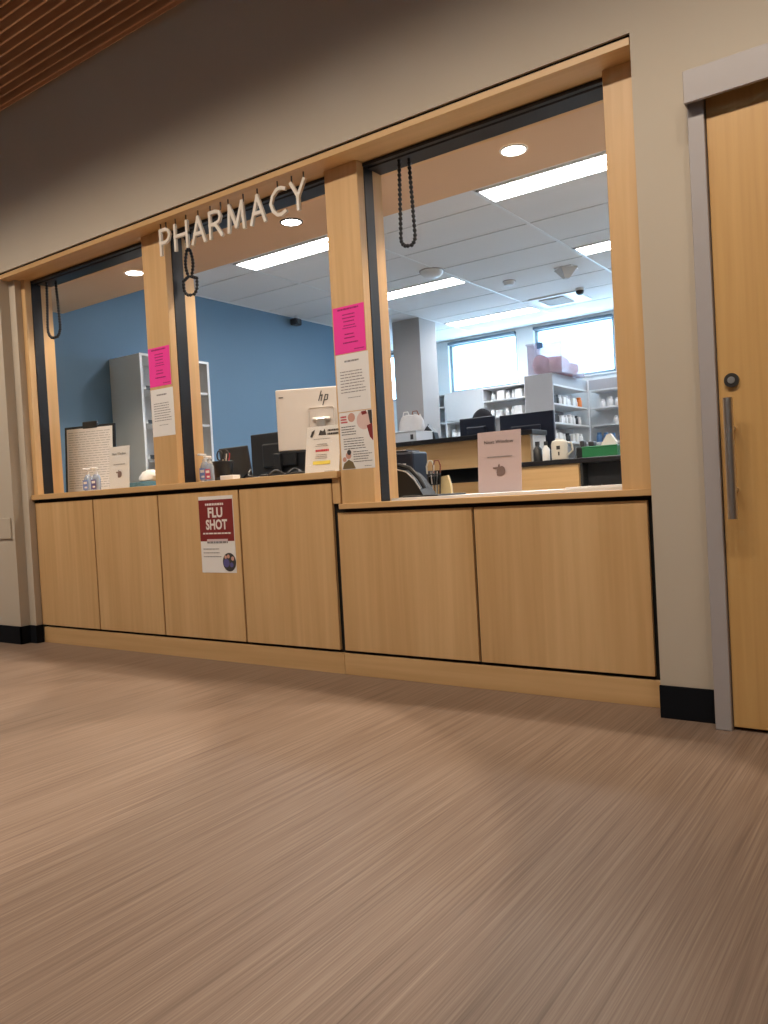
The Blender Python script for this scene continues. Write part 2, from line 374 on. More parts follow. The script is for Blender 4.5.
obj('wall_angle', B().box(-6.11, -6.085, 0.97, 5.2, 3.004, 3.012), 'runner', c2)

# the wood casing of the service opening
HZ = 2.492
struct('trim_3', B().box(-5.195, -0.886, YW, 0.26, HZ, 2.520, 0.001), 'wood_h')
struct('trim_4', B().box(-5.2, -0.886, YW+0.012, 0.2, 2.519, 2.535), 'gap')
struct('trim_5', B().box(-5.245, -5.080, 0.0, 0.048, 1.02, HZ, 0.002).box(-5.15, -5.080, 0.118, 0.20, 1.02, HZ), 'wood_v')
struct('trim_6', B().box(-3.835, -3.632, 0.0, 0.05, 1.00, HZ, 0.002).box(-3.835, -3.632, 0.13, 0.21, 1.00, HZ), 'wood_v')
struct('trim_7', B().box(-2.432, -2.232, 0.0, 0.055, 0.845, HZ, 0.002).box(-2.432, -2.232, 0.125, 0.205, 0.845, HZ), 'wood_v')
struct('trim_8', B().box(-1.030, -0.83, 0.0, 0.21, 0.845, HZ, 0.002), 'wood_v')

# ------------------------------------------------------------------ roller shutters in the three openings and their chains
OPEN = [(-5.080, -3.835, 'left'), (-3.632, -2.432, 'middle'), (-2.232, -1.030, 'right')]
SHL = ['black roller shutter frame of the left service window beside the beige wall',
       'black roller shutter frame of the middle service window behind the white wall letters',
       'black roller shutter frame of the right service window above the lower counter']
for (a, b_, w), lab in zip(OPEN, SHL):
    zb = 1.0205 if w != 'right' else 0.8565; g0, g1 = {'left': (.048, .118), 'middle': (.05, .13), 'right': (.055, .125)}[w]
    t = thing('roller_shutter', lab, 'shutter', (a, 0.09, zb), 'roller shutters of the service windows')
    obj('guide_rail', B().box(a-0.05, a+0.003, g0, g1, zb, HZ), 'guide', t)
    obj('guide_rail', B().box(b_-0.003, b_+0.05, g0, g1, zb, HZ), 'guide', t)
    obj('head_track', B().box(a, b_, 0.045, 0.072, 2.474, HZ-0.002, 0.002).box(a, b_, 0.12, 0.20, 2.476, HZ-0.002, 0.002).box(a, b_, 0.072, 0.12, 2.485, HZ-0.002), 'guide', t)
    obj('bottom_bar', B().box(a+0.005, b_-0.005, 0.076, 0.116, 2.470, 2.484, 0.004), 'guide', t)
def chain(label, pts):
    b = B(); P = [Vector(p) for p in pts]; dist = 0
    for p, q in zip(P, P[1:]):
        n = max(1, int((q-p).length/0.0135))
        for k in range(n): b.blob(p.lerp(q, k/n), 0.0115, 0.0115, 0.0115, 1)
    b.tube(P, 0.0065, 6)
    single('pull_chain', b, 'plastic_black', label, 'chain', P[0], 'shutter pull chains', smooth=True)
def loop_pts(x, w, z0, z1, twist=False, y=0.10):
    pts = []
    n = 40
    for i in range(n+1):
        t = i/n
        if t < 0.4: k = t/0.4; xx = -w*0.42; z = z0+(z1+w*.5-z0)*k
        elif t > 0.6: k = (1-t)/0.4; xx = w*0.42; z = z0+(z1+w*.5-z0)*k
        else: a = PI+(t-0.4)/0.2*PI; xx = w*0.42*math.cos(a); z = z1+w*.5+w*.5*math.sin(a); k = 1
        yy = y+(0.012 if t > 0.5 else 0)
        if twist:
            q = (z0-z)/(z0-z1); f = 1.0 if q > 0.72 else abs(math.cos(q*PI*2.1))*0.45+0.05
            s_ = 1 if (q > 0.24) else -1
            xx = xx*f*s_*1.15
        else: xx *= 0.62+0.38*((z0-z)/(z0-z1))
        pts.append((x+xx, yy, z))
    return pts
chain('black bead pull chain hanging in the left service window', loop_pts(-4.93, 0.165, 2.468, 2.085))
chain('black bead pull chain twisted on itself behind the first wall letters', loop_pts(-3.548, 0.105, 2.468, 2.115, True))
chain('black bead pull chain looped in the right service window', loop_pts(-2.03, 0.09, 2.468, 2.06))

# ------------------------------------------------------------------ counters
hc = thing('service_counter', 'taller maple service counter with four door panels below two windows', 'counter', (-3.8, 0.2, 0))
obj('countertop', B().box(-5.195, -2.440, -0.022, 0.42, 0.985, 1.020, 0.002), 'wood_h', hc)
obj('carcass', B().box(-5.11, -2.475, 0.022, 0.40, 0.012, 0.985), 'gap', hc)
HP = [-5.128, -4.468, -3.829, -3.151, -2.492]
for a, b_ in zip(HP, HP[1:]): obj('door_panel', B().box(a+0.006, b_-0.006, 0, 0.019, 0.122, 0.962, 0.0015), 'wood_v', hc)
obj('end_panel', B().box(-2.490, -2.443, 0.0, 0.20, 0.857, 0.985, 0.001), 'wood_v', hc)
obj('toe_kick', B().box(-5.114, -2.478, 0.004, 0.022, 0.0, 0.106, 0.001), 'wood_h', hc)
lc = thing('service_counter', 'lower maple service counter with two wide door panels below the right window', 'counter', (-1.7, 0.2, 0))
obj('countertop', B().box(-2.440, -0.886, -0.022, 0.13, 0.829, 0.856, 0.002), 'wood_h', lc)
obj('work_surface', B().box(-2.435, -1.035, 0.21, 0.95, 0.832, 0.868, 0.002).box(-2.225, -1.035, 0.13, 0.21, 0.832, 0.868), 'shelf_white', lc)['label'] = 'white laminate work surface'
obj('carcass', B().box(-2.473, -0.884, 0.022, 0.90, 0.012, 0.829), 'gap', lc)
LP = [-2.472, -1.703, -0.930]
for a, b_ in zip(LP, LP[1:]): obj('door_panel', B().box(a+0.006, b_-0.006, 0, 0.019, 0.122, 0.811, 0.0015), 'wood_v', lc)
obj('toe_kick', B().box(-2.476, -0.884, 0.004, 0.022, 0.0, 0.106, 0.001), 'wood_h', lc)
hw = thing('work_desk', 'pharmacy desk behind the taller counter, carrying screens and cables', 'desk', (-4.1, 0.9, 0))
obj('desk_top', B().box(-5.2, -2.56, 0.42, 1.12, 0.985, 1.018, 0.002), 'laminate_black', hw)
obj('desk_frame', B().box(-5.15, -2.565, 1.0, 1.04, 0.02, 0.985).box(-5.15, -5.11, 0.45, 1.0, 0, 0.985).box(-2.60, -2.565, 0.45, 1.0, 0, 0.985), 'plastic_dark', hw)

# ------------------------------------------------------------------ PHARMACY letters
sg = thing('wall_sign', 'white letters reading PHARMACY hung below the wooden header', 'sign', (-3.05, -0.06, 2.31))
word = 'PHARMACY'; wd = [0.56, 0.68, 0.66, 0.62, 0.86, 0.66, 0.66, 0.60]; tot = sum(wd)+0.16*7; x = -3.588; k = 1.092/tot
LET = {  # strokes of a light sans-serif face, unit box
 'P': [[(0,0),(0,1)], [(0,1),(.55,1),(.85,.93),(1,.74),(.85,.54),(.55,.46),(0,.46)]],
 'H': [[(0,0),(0,1)], [(1,0),(1,1)], [(0,.53),(1,.53)]],
 'A': [[(0,0),(.5,1)], [(.5,1),(1,0)], [(.19,.36),(.81,.36)]],
 'R': [[(0,0),(0,1)], [(0,1),(.5,1),(.8,.93),(.92,.75),(.8,.57),(.5,.5),(0,.5)], [(.45,.5),(1,0)]],
 'M': [[(.06,0),(.14,1)], [(.14,1),(.5,.12)], [(.5,.12),(.86,1)], [(.86,1),(.94,0)]],
 'C': [[(1,.93),(.75,1),(.45,.97),(.15,.78),(0,.5),(.15,.22),(.45,.03),(.75,0),(1,.07)]],
 'Y': [[(0,1),(.5,.46)], [(1,1),(.5,.46)], [(.5,.46),(.5,0)]],
}
def stroke_letter(ch, x0, w, z0, h, y, th, dp):
    b = B()
    for si, st in enumerate(LET[ch]):
        P = [Vector((x0+th/2+u*(w-th), z0+th/2+v*(h-th))) for u, v in st]
        L, R_ = [], []
        for i, p in enumerate(P):
            a = P[i-1] if i else p; c = P[i+1] if i < len(P)-1 else p
            d = (c-a).normalized(); n = Vector((-d.y, d.x))*th/2
            e = -d*th/2 if i == 0 else (d*th/2 if i == len(P)-1 else Vector((0, 0)))
            L.append(p+n+e); R_.append(p-n+e)
        for i in range(len(P)-1): b.prism([tuple(L[i]), tuple(L[i+1]), tuple(R_[i+1]), tuple(R_[i])], y-0.0005*si-0.00012*i, y+dp)
    return b
for ch, w in zip(word, wd):
    w2 = w*k*1.0
    lt = obj('letter', stroke_letter(ch, x, w2, 2.312, 0.150, -0.072, 0.0175, 0.014), 'letter', sg)
    for u in ((0.12, 0.88) if ch in 'HMRY' else ((0.12, 0.6) if ch == 'P' else (0.5,))):
        obj('shadow_stud', B().cyl((x+u*w2, -0.065, 2.452), 0.004, 0.0405, 'z', 8), 'shadow_stud', lt)  # hangs the letter and stands in for its shadow on the header
    x += w2+0.16*k

# ------------------------------------------------------------------ sliding door on the right
d1 = struct('door_1', B().box(-0.620, 0.55, -0.172, -0.132, 0.012, 2.19, 0.002), 'door_wood')
h = obj('pull_handle', B().cyl((-0.577, -0.245, 0.742), 0.0155, 0.408, 'z', 20), 'steel', d1, True)
for z in (0.84, 1.05): obj('standoff', B().cyl((-0.577, -0.245, z), 0.0085, 0.074, 'y', 12), 'steel', h, True)
lk = obj('lock', B().cyl((-0.575, -0.184, 1.214), 0.024, 0.012, 'y', 24), 'lock', d1, True)
obj('lock_cylinder', B().cyl((-0.575, -0.188, 1.214), 0.012, 0.006, 'y', 16).box(-0.577, -0.573, -0.190, -0.186, 1.207, 1.221), 'steel', lk)
struct('trim_9', B().box(-0.677, -0.623, -0.19, YW, 0, 2.20, 0.002), 'grey_metal')
struct('trim_10', B().box(-0.676, 1.4, -0.235, -0.222, 2.162, 2.272, 0.002).box(-0.676, 1.4, -0.222, YW, 2.258, 2.272).box(-0.676, -0.672, -0.222, YW, 2.162, 2.272), 'grey_metal')
struct('trim_11', B().box(-0.655, 1.38, -0.215, -0.14, 2.195, 2.25), 'guide')

# ------------------------------------------------------------------ ceiling fittings of the pharmacy
def troffer(x0, y0, label):
    x1, y1 = x0+1.204, y0+0.289
    t = thing('ceiling_light', label, 'light', (x0, y0, 3.008), 'linear ceiling lights in the pharmacy')
    obj('frame', B().box(x0, x1, y0, y0+0.02, 3.004, 3.04).box(x0, x1, y1-0.02, y1, 3.004, 3.04).box(x0, x0+0.02, y0, y1, 3.004, 3.04).box(x1-0.02, x1, y0, y1, 3.004, 3.04), 'white', t)
    for j in range(3):
        a = y0+0.022+j*0.084; obj('diffuser', B().box(x0+0.022, x1-0.022, a, a+0.076, 3.009, 3.03), 'fluo', t)
        if j: obj('louver', B().box(x0+0.022, x1-0.022, a-0.012, a+0.004, 2.996, 3.012), 'shelf_grey', t)
TL = {(3, 2): 'long bright ceiling light nearest the middle window, behind the wall letters',
      (5, 2): 'long bright ceiling light in the right window nearest the beige soffit',
      (3, 5): 'ceiling light cut by the left post of the right window, beside the round sensor',
      (5, 5): 'ceiling light cut by the right post, beyond the nearest light of that window',
      (3, 8): 'farthest ceiling light beside the square air diffuser'}
for ix in (3, 5, 7, 9):
    for iy in (2, 5, 8):
        if ix == 9 or (ix == 7 and iy == 8): continue
        troffer(GX[ix]+0.008, (GY[iy]+GY[iy+1])/2+0.008, TL.get((ix, iy), 'pharmacy ceiling light of the rightmost run, %s row from the soffit' % {2: 'first', 5: 'second', 8: 'third'}[iy]))
for x, lab in ((-4.713, 'round recessed downlight in the soffit of the left window'), (-3.203, 'round recessed downlight in the soffit beside the last wall letter'), (-1.708, 'round recessed downlight in the soffit of the right window'), (-0.2, 'round recessed downlight in the soffit hidden by the beige wall')):
    t = thing('downlight', lab, 'light', (x, 0.635, 2.588), 'recessed downlights over the counter')
    ring = B(); n = 28
    for i in range(n):
        a0, a1 = 2*PI*i/n, 2*PI*(i+1)/n
        q = lambda r, a, z: ring.bm.verts.new((x+r*math.cos(a), 0.635+r*math.sin(a), z))
        for (r0, z0), (r1, z1) in (((0.072, 2.5895), (0.070, 2.584)), ((0.070, 2.584), (0.060, 2.583)), ((0.060, 2.583), (0.058, 2.5895))):
            ring.bm.faces.new((q(r0, a0, z0), q(r0, a1, z0), q(r1, a1, z1), q(r1, a0, z1)))
    obj('trim_ring', ring, 'plastic_dark' if x < -3 and x > -4 else 'white', t)
    obj('lens', B().cyl((x, 0.635, 2.5860), 0.059, 0.003, 'z', 28), 'lens', t)
    l = bpy.data.lights.new('downlight_beam', 'SPOT'); l.energy = DOWN; l.color = (1.0, 0.84, 0.64); l.spot_size = math.radians(125); l.spot_blend = 0.4; l.shadow_soft_size = 0.055
    lo = bpy.data.objects.new('downlight_beam', l); put(lo, (x, 0.635, 2.578), t)
t = thing('occupancy_sensor', 'white round occupancy sensor on the ceiling tiles near the left post', 'sensor', (-3.93, 3.50, 3.01))
obj('dome', B().lathe((-3.93, 3.50, 2.945), [(0.03, 0), (0.075, 0.008), (0.105, 0.03), (0.115, 0.064)], 24), 'white', t, True)
obj('mount', B().cyl((-3.93, 3.50, 3.0), 0.122, 0.009, 'z', 24), 'grey_metal', t)
t = thing('smoke_detector', 'small white smoke detector in the middle of a ceiling tile', 'detector', (-3.56, 4.416, 3.01))
obj('housing', B().lathe((-3.56, 4.416, 2.962), [(0.02, 0), (0.045, 0.004), (0.06, 0.025), (0.062, 0.047)], 20), 'white', t, True)
obj('base_ring', B().cyl((-3.56, 4.416, 3.002), 0.068, 0.007, 'z', 20), 'grey_metal', t)
t = thing('ceiling_speaker', 'grey wedge shaped device pointing down from the ceiling tiles', 'speaker', (-2.94, 4.4, 3.01))
obj('wedge', B().cyl((-2.94, 4.4, 2.905), 0.03, 0.10, 'z', 4, 0.125), 'shelf_grey', t)
obj('flange', B().box(-3.03, -2.85, 4.31, 4.49, 3.001, 3.009), 'white', t)
t = thing('air_diffuser', 'white square air diffuser with grey slotted grille in the ceiling', 'vent', (-3.49, 5.56, 3.01))
obj('panel', B().box(-3.775, -3.20, 5.33, 5.83, 2.996, 3.008, 0.003), 'white', t)
for i in range(7):
    y = 5.41+i*0.052; obj('louver', B().box(-3.68, -3.38, y, y+0.026, 2.984, 2.996), 'shelf_grey', t)
t = thing('security_camera', 'small dark dome camera on the ceiling beside the air diffuser', 'camera', (-3.14, 5.28, 3.01))
obj('housing', B().cyl((-3.14, 5.28, 2.985), 0.05, 0.023, 'z', 18), 'white', t)
obj('dome', B().blob((-3.14, 5.28, 2.975), 0.045, 0.045, 0.04, 2), 'plastic_black', t, True)
t = thing('security_camera', 'small black camera at the top of the blue wall', 'camera', (-6.03, 3.93, 3.0))
obj('housing', B().box(-6.08, -5.99, 3.86, 3.98, 2.90, 2.975, 0.012), 'plastic_black', t)
obj('bracket', B().cyl((-6.03, 3.93, 2.972), 0.028, 0.036, 'z', 12), 'white', t)
obj('lens', B().cyl((-5.995, 3.90, 2.935), 0.025, 0.02, 'x', 12), 'plastic_dark', t)

# ------------------------------------------------------------------ notices on the posts and panel
def sheet(name, label, cat, x0, x1, z0, z1, y, mat, skew=0.0, group=None):
    t = thing(name, label, cat, (x0, y, z0), group)
    obj('sheet', B().box(x0, x1, y-0.0012, y-0.0002, z0, z1), mat, t)
    return t
YP = 0.0
def notice_lines(t, rows, mat='ink', ypaper=YP, name='printed_lines'):
    b = B()
    for r in rows: b.lines(*r[:4], r[4], ypaper-0.0019, **(r[5] if len(r) > 5 else {}))
    return obj(name, b, mat, t)
for (x0, lp, lw) in ((-3.832, 'hot pink notice taped high on the left of the two post notices', 'white typed notice under the pink sheet on the post between left and middle windows'),
                     (-2.424, 'hot pink notice taped on the post left of the right window', 'white typed notice between the pink sheet and the illustrated flyer')):
    lp = 'hot pink notice on the post between the left and middle windows' if x0 < -3 else lp
    z = 1.588 if x0 > -3 else 1.600
    t = sheet('notice', lp, 'notice', x0, x0+0.190, z, z+0.228, YP, 'paper_pink', group='paper notices on the posts')
    notice_lines(t, [(x0+.03, x0+.165, z+.222, z+.206, 1, dict(th=.5, seed=3)), (x0+.055, x0+.135, z+.195, z+.145, 3, dict(seed=4, center=True)), (x0+.055, x0+.14, z+.14, z+.115, 2, dict(seed=5, center=True)),
                     (x0+.06, x0+.13, z+.10, z+.065, 2, dict(seed=6, center=True)), (x0+.05, x0+.15, z+.06, z+.04, 1, dict(seed=7, center=True)), (x0+.12, x0+.185, z+.022, z+.008, 1, dict(seed=8))], 'ink_pink')
    zw = 1.306
    t = sheet('notice', lw, 'notice', x0+.002, x0+.200, zw, zw+0.278, YP, 'paper', group='paper notices on the posts')
    notice_lines(t, [(x0+.05, x0+.15, zw+.250, zw+.236, 1, dict(th=.6, seed=9, center=True)), (x0+.025, x0+.18, zw+.20, zw+.085, 8, dict(seed=11+int(x0*10) % 7, th=.28, ragged=.15)), (x0+.06, x0+.15, zw+.07, zw+.06, 1, dict(seed=12, center=True))], 'ink_grey')
x0, z0 = -2.420, 1.022
fl = sheet('flyer', 'illustrated vaccine flyer at the bottom of the post left of right window', 'flyer', x0, x0+0.200, z0, z0+0.280, YP, 'paper')
notice_lines(fl, [(x0+.008, x0+.055, z0+.265, z0+.225, 3, dict(th=.55, seed=20))], 'ink_red')
notice_lines(fl, [(x0+.01, x0+.10, z0+.215, z0+.165, 4, dict(th=.3, seed=21)), (x0+.02, x0+.18, z0+.155, z0+.095, 5, dict(th=.26, seed=22)), (x0+.075, x0+.19, z0+.09, z0+.03, 5, dict(th=.26, seed=23)), (x0+.14, x0+.19, z0+.016, z0+.008, 1, dict(seed=24))], 'ink')
y = YP-0.0016
obj('printed_picture', B().disc(x0+.150, z0+.232, .044, y, 24), 'skin2', fl)['label'] = 'pale pink round picture'
obj('printed_picture', B().disc(x0+.075, z0+.252, .022, y, 20), 'skin', fl)
obj('printed_picture', B().prism([(x0+.175, z0+.278), (x0+.199, z0+.278), (x0+.199, z0+.205), (x0+.185, z0+.215)], y-0.0004, y), 'ink', fl)
obj('printed_picture', B().prism([(x0+.165, z0+.205), (x0+.199, z0+.215), (x0+.199, z0+.13), (x0+.180, z0+.15)], y-0.0005, y), 'maroon', fl)
obj('printed_picture', B().prism([(x0+.135, z0+.275), (x0+.165, z0+.278), (x0+.17, z0+.262), (x0+.14, z0+.258)], y-0.0006, y-.0001), 'maroon', fl)
obj('printed_picture', B().prism([(x0+.004, z0+.003), (x0+.085, z0+.003), (x0+.07, z0+.035), (x0+.045, z0+.048), (x0+.015, z0+.03)], y-0.0004, y), 'olive', fl)
obj('printed_picture', B().disc(x0+.045, z0+.068, .017, y-0.0005, 18).disc(x0+.02, z0+.05, .012, y-.0005, 14), 'skin', fl)
obj('printed_picture', B().disc(x0+.05, z0+.083, .013, y-0.0007, 16), 'ink', fl)
# flu shot poster on the third panel
x0, x1, z0, z1 = -3.472, -3.196, 0.502, 0.934; yp = -0.0005
fp = thing('poster', 'maroon and white FLU SHOT poster taped to the third cabinet panel', 'poster', (x0, yp, z0))
obj('sheet', B().box(x0, x1, yp-0.001, yp, z0, z1), 'paper', fp)
yq = yp-0.0016
obj('printed_field', B().quad(x0, x1-.004, z0+.178, z1-.020, yq), 'maroon', fp)['label'] = 'maroon field with white lettering'
yq -= 0.0006
obj('lettering', B().text('FLU', (x0+x1)/2-.006, z1-.118, .052, yq, width=.118, align='CENTER', bold=.035), 'ink_white', fp)
obj('lettering', B().text('SHOT', (x0+x1)/2+.000, z1-.186, .052, yq, width=.172, align='CENTER', bold=.035), 'ink_white', fp)
obj('printed_lines', B().lines(x0+.055, x1-.075, z1-.036, z1-.056, 1, yq, th=.6, seed=31, ragged=0).lines(x0+.025, x1-.03, z1-.203, z1-.217, 1, yq, th=.6, seed=32, ragged=0), 'ink_white', fp)
obj('printed_band', B().quad(x0+.055, x1-.055, z0+.176, z0+.190, yq), 'paper_blush', fp)
obj('printed_lines', B().lines(x0+.055, x1-.055, z0+.182, z0+.162, 1, yq-.0003, th=.55, seed=33, ragged=0).lines(x0+.02, x1-.11, z0+.145, z0+.08, 3, yq, th=.2, seed=34), 'ink_grey', fp)
obj('printed_picture', B().disc(x1-.052, z0+.060, .052, yq, 28), 'ink', fp)['label'] = 'round dark photo print'
obj('printed_picture', B().disc(x1-.075, z0+.055, .024, yq-.0003, 18).disc(x1-.035, z0+.045, .014, yq-.0003, 14), 'violet', fp)
obj('printed_picture', B().disc(x1-.058, z0+.092, .011, yq-.0003, 14).disc(x1-.025, z0+.08, .012, yq-.0003, 14).disc(x1-.08, z0+.088, .010, yq-.0003, 14), 'skin', fp)

# ------------------------------------------------------------------ desk signs
HAND = [(-.5,.12),(-.46,.2),(-.1,.2),(-.06,.34),(.0,.42),(.06,.36),(.06,.22),(.22,.26),(.4,.16),(.48,-.06),(.42,-.3),(.2,-.42),(-.12,-.42),(-.2,-.32),(-.16,-.24),(-.22,-.16),(-.16,-.08),(-.2,0),(-.12,.06),(-.4,.06)]
def next_window_sign(label, cx, y, z0, w, h, papermat, rz):
    t = thing('counter_sign', label, 'sign', (cx, y, z0))
    obj('acrylic_holder', B().box(cx-w/2-.002, cx+w/2+.002, y-.0035, y-.0015, z0, z0+h), 'acrylic', t)
    ft = obj('foot', B().box(cx-w/2, cx+w/2, y-.0015, y+.07, z0, z0+.002), 'acrylic', t)
    obj('sheet', B().box(cx-w/2, cx+w/2, y-.001, y+.0005, z0+.003, z0+h-.001), papermat, t)
    yy = y-.0042
    obj('lettering', B().text('Next Window', cx, z0+h*.80, h*.056, yy, width=w*.68, align='CENTER', bold=.004), 'ink', t)
    obj('printed_lines', B().lines(cx-w*.27, cx+w*.30, z0+h*.60, z0+h*.565, 1, yy, th=.45, seed=41, ragged=0), 'ink_grey', t)
    s = w*.30; obj('pointing_hand', B().prism([(cx+u*s, z0+h*.37+v*s) for u, v in HAND], yy-.0003, yy), 'hand', t)
    turn(t, -4, 0, rz); turn(ft, 4); return t
next_window_sign('pink toned Next Window sign with pointing hand on the lower counter', -1.672, 0.215, 0.868, 0.222, 0.288, 'paper_blush', 0)
next_window_sign('white Next Window sign standing on the taller counter in the left window', -4.535, 0.26, 1.021, 0.215, 0.295, 'paper', 0)
cx, y, z0, w, h = -2.80, 0.30, 1.021, 0.225, 0.275
t = thing('counter_sign', 'white flyer in a leaning clear holder in front of the silver screen', 'sign', (cx, y, z0))
obj('acrylic_holder', B().box(cx-w/2-.002, cx+w/2+.002, y-.0035, y-.0015, z0, z0+h), 'acrylic', t)
ft = obj('foot', B().box(cx-w/2, cx+w/2, y-.0015, y+.09, z0, z0+.002), 'acrylic', t)
obj('sheet', B().box(cx-w/2, cx+w/2, y-.001, y+.0005, z0+.003, z0+h-.001), 'paper', t)
yy = y-.0042
obj('printed_picture', B().prism([(cx-.085, z0+.215), (cx-.075, z0+.245), (cx-.055, z0+.255), (cx-.06, z0+.235), (cx-.072, z0+.212)], yy-.0003, yy).prism([(cx-.03, z0+.222), (cx-.02, z0+.25), (cx+.0, z0+.242), (cx+.01, z0+.256), (cx+.022, z0+.22)], yy-.0003, yy)
    .lines(cx+.03, cx+.105, z0+.255, z0+.215, 2, yy, th=.55, seed=50, ragged=0), 'ink', t)
obj('printed_lines', B().lines(cx-.065, cx+.05, z0+.205, z0+.195, 1, yy, seed=51, center=True).lines(cx-.05, cx+.04, z0+.175, z0+.155, 2, yy, seed=52, center=True).lines(cx-.05, cx+.04, z0+.115, z0+.085, 3, yy, seed=54, center=True).lines(cx+.02, cx+.09, z0+.02, z0+.01, 1, yy, seed=55), 'ink_grey', t)
obj('printed_lines', B().lines(cx-.045, cx+.045, z0+.142, z0+.125, 1, yy, th=.7, seed=56, ragged=0), 'ink_red', t)['label'] = 'red printed line'
obj('printed_highlight', B().quad(cx-.06, cx+.055, z0+.055, z0+.075, yy), 'ink_yellow', t)
turn(t, -10, 0, 6); turn(ft, 10)

# ------------------------------------------------------------------ left window: document board, gel bottles, tissues
x0, x1, y, z0, z1 = -5.215, -4.80, 0.32, 1.021, 1.49
t = thing('document_board', 'black framed board with a stack of typed white pages', 'board', (x0, y, z0))
obj('board', B().box(x0-.02, x1+.022, y, y+.012, z0, z1+.018, .003), 'plastic_black', t)
obj('sheet', B().box(x0+.004, x1, y-.004, y-.001, z0+.012, z1), 'paper', t)
obj('clip', B().box(-5.06, -4.93, y-.014, y+.014, z1-.004, z1+.045, .005), 'plastic_black', t)
obj('printed_lines', B().lines(x0+.02, x1-.015, z1-.02, z0+.03, 24, y-.0046, th=.24, seed=60, ragged=.05), 'ink_pale', t)
turn(t, -3, 0, 14)
def gel_bottle(label, x, y, z, lab, s=1.0, w=.036):
    t = thing('hand_sanitizer', label, 'bottle', (x, y, z), 'hand sanitizer pump bottles')
    obj('body', B().lathe((x, y, z), [(w*.9*s, 0), (w*s, .006), (w*s, .095*s), (w*.75*s, .115*s), (.014*s, .122*s)], 18, 1, .7), 'gel', t, True)
    obj('label', B().box(x-w*.78*s, x+w*.78*s, y-w*.72*s, y-w*.69*s, z+.018*s, z+.085*s), lab, t)
    obj('label_print', B().quad(x-w*.55*s, x+w*.55*s, z+.058*s, z+.075*s, y-w*.735*s).quad(x-w*.3*s, x+w*.55*s, z+.028*s, z+.04*s, y-w*.735*s), 'ink_white', t)
    obj('pump', B().cyl((x, y, z+.122*s), .013*s, .016*s, 'z', 12).cyl((x, y, z+.138*s), .005*s, .022*s, 'z', 8).box(x-.012*s, x+.012*s, y-.045*s, y+.012*s, z+.158*s, z+.170*s, .004*s), 'white', t)
    return t
gel_bottle('clear sanitizer bottle with blue label, nearest the typed pages', -4.89, 0.27, 1.021, 'label_blue', .98)
gel_bottle('sanitizer bottle with dark label between the blue one and white sign', -4.775, 0.255, 1.021, 'label_navy', .98)
gel_bottle('sanitizer bottle beside the black pen cup in the middle window', -3.585, 0.165, 1.021, 'label_blue', 1.0, .030)
gel_bottle('sanitizer bottle with red and navy label touching the black pen cup', -3.525, 0.15, 1.021, 'label_red', .9, .031)
t = thing('tissue_box', 'teal tissue box with a puffed white tissue on taller counter', 'box', (-4.45, 0.41, 1.021))
obj('carton', B().box(-4.62, -4.335, 0.35, 0.47, 1.021, 1.066, .003), 'tissue_box', t)
ts = B().lathe((-4.41, 0.41, 1.064), [(.062, 0), (.088, .018), (.086, .04), (.062, .066), (.03, .08)], 24, 1.0, .6)
for i, v in enumerate(ts.bm.verts): v.co += Vector((random.uniform(-.006, .006)+(v.co.z-1.064)*.25, random.uniform(-.006, .006), random.uniform(-.004, .004)))
obj('tissue', ts, 'tissue', t, True)
# open shelf cabinet against the blue wall
x0, x1, y0, y1, zt = -6.105, -5.68, 1.40, 2.20, 2.245
t = thing('shelf_cabinet', 'tall grey open shelf cabinet with white edges against the blue wall', 'cabinet', (x0, y0, 0))
for a in (y0, y1-.022):
    sp = obj('side_panel', B().box(x0, x1-.004, a, a+.022, 0, zt-.002), 'shelf_grey', t); obj('edge_strip', B().box(x1-.004, x1, a-.001, a+.023, 0, zt), 'shelf_white', sp)
obj('back_panel', B().box(x0, x0+.012, y0+.022, y1-.022, 0, zt-.022), 'shelf_white', t)
obj('top_panel', B().box(x0, x1, y0+.022, y1-.022, zt-.022, zt), 'shelf_white', t)
for z in (1.95, 1.65, 1.34, 1.04, 0.74, .44, .10):
    sh = obj('shelf', B().box(x0+.012, x1-.01, y0+.022, y1-.022, z-.02, z), 'shelf_white', t)
    obj('label_clip', B().box(x1-.012, x1-.004, y0+.06, y0+.20, z-.022, z+.012), 'plastic_dark', sh)

# ------------------------------------------------------------------ middle window: cup, screens, cables
ZT = 1.020
t = thing('pen_cup', 'black pen cup beside the sanitizer in the middle window', 'cup', (-3.603, 0.33, ZT))
cupb = B().lathe((-3.603, 0.33, ZT), [(.050, 0), (.054, .004), (.062, .125), (.058, .125), (.050, .008), (.001, .008)], 22)
obj('shell', cupb, 'plastic_black', t, True)
obj('rim', B().tube([(-3.603+.061*math.cos(2*PI*i/24), .33+.061*math.sin(2*PI*i/24), ZT+.126) for i in range(24)], .0028, 6, True), 'plastic_dark', t)
for dx, dy, lx, ly, L, mt, lab in ((-.02, .01, -.16, .1, .175, 'plastic_dark', 'dark pen leaning left in the black pen cup'), (.02, .015, .12, .1, .17, 'ink_red', 'red barrelled pen in the black pen cup'), (.03, -.01, .2, 0, .165, 'shelf_grey', 'grey pen leaning right in the black pen cup')):
    p = Vector((-3.603+dx*.5, .33+dy, ZT+.010)); d = Vector((lx, ly, 1)).normalized()
    single('pen', B().tube([p, p+d*L], .0042, 8), mt, lab, 'pen', p)
def ring(b, c, rx, rz, th, y=0):
    return b.tube([(c[0]+rx*math.cos(2*PI*i/20), c[1], c[2]+rz*math.sin(2*PI*i/20)) for i in range(20)], th, 6, True)
sc = thing('scissors', 'scissors with ring handles standing in the black pen cup', 'scissors', (-3.60, .335, ZT+.012))
obj('blades', B().tube([(-3.60, .335, ZT+.012), (-3.605, .335, ZT+.14)], .005, 6), 'steel', sc)
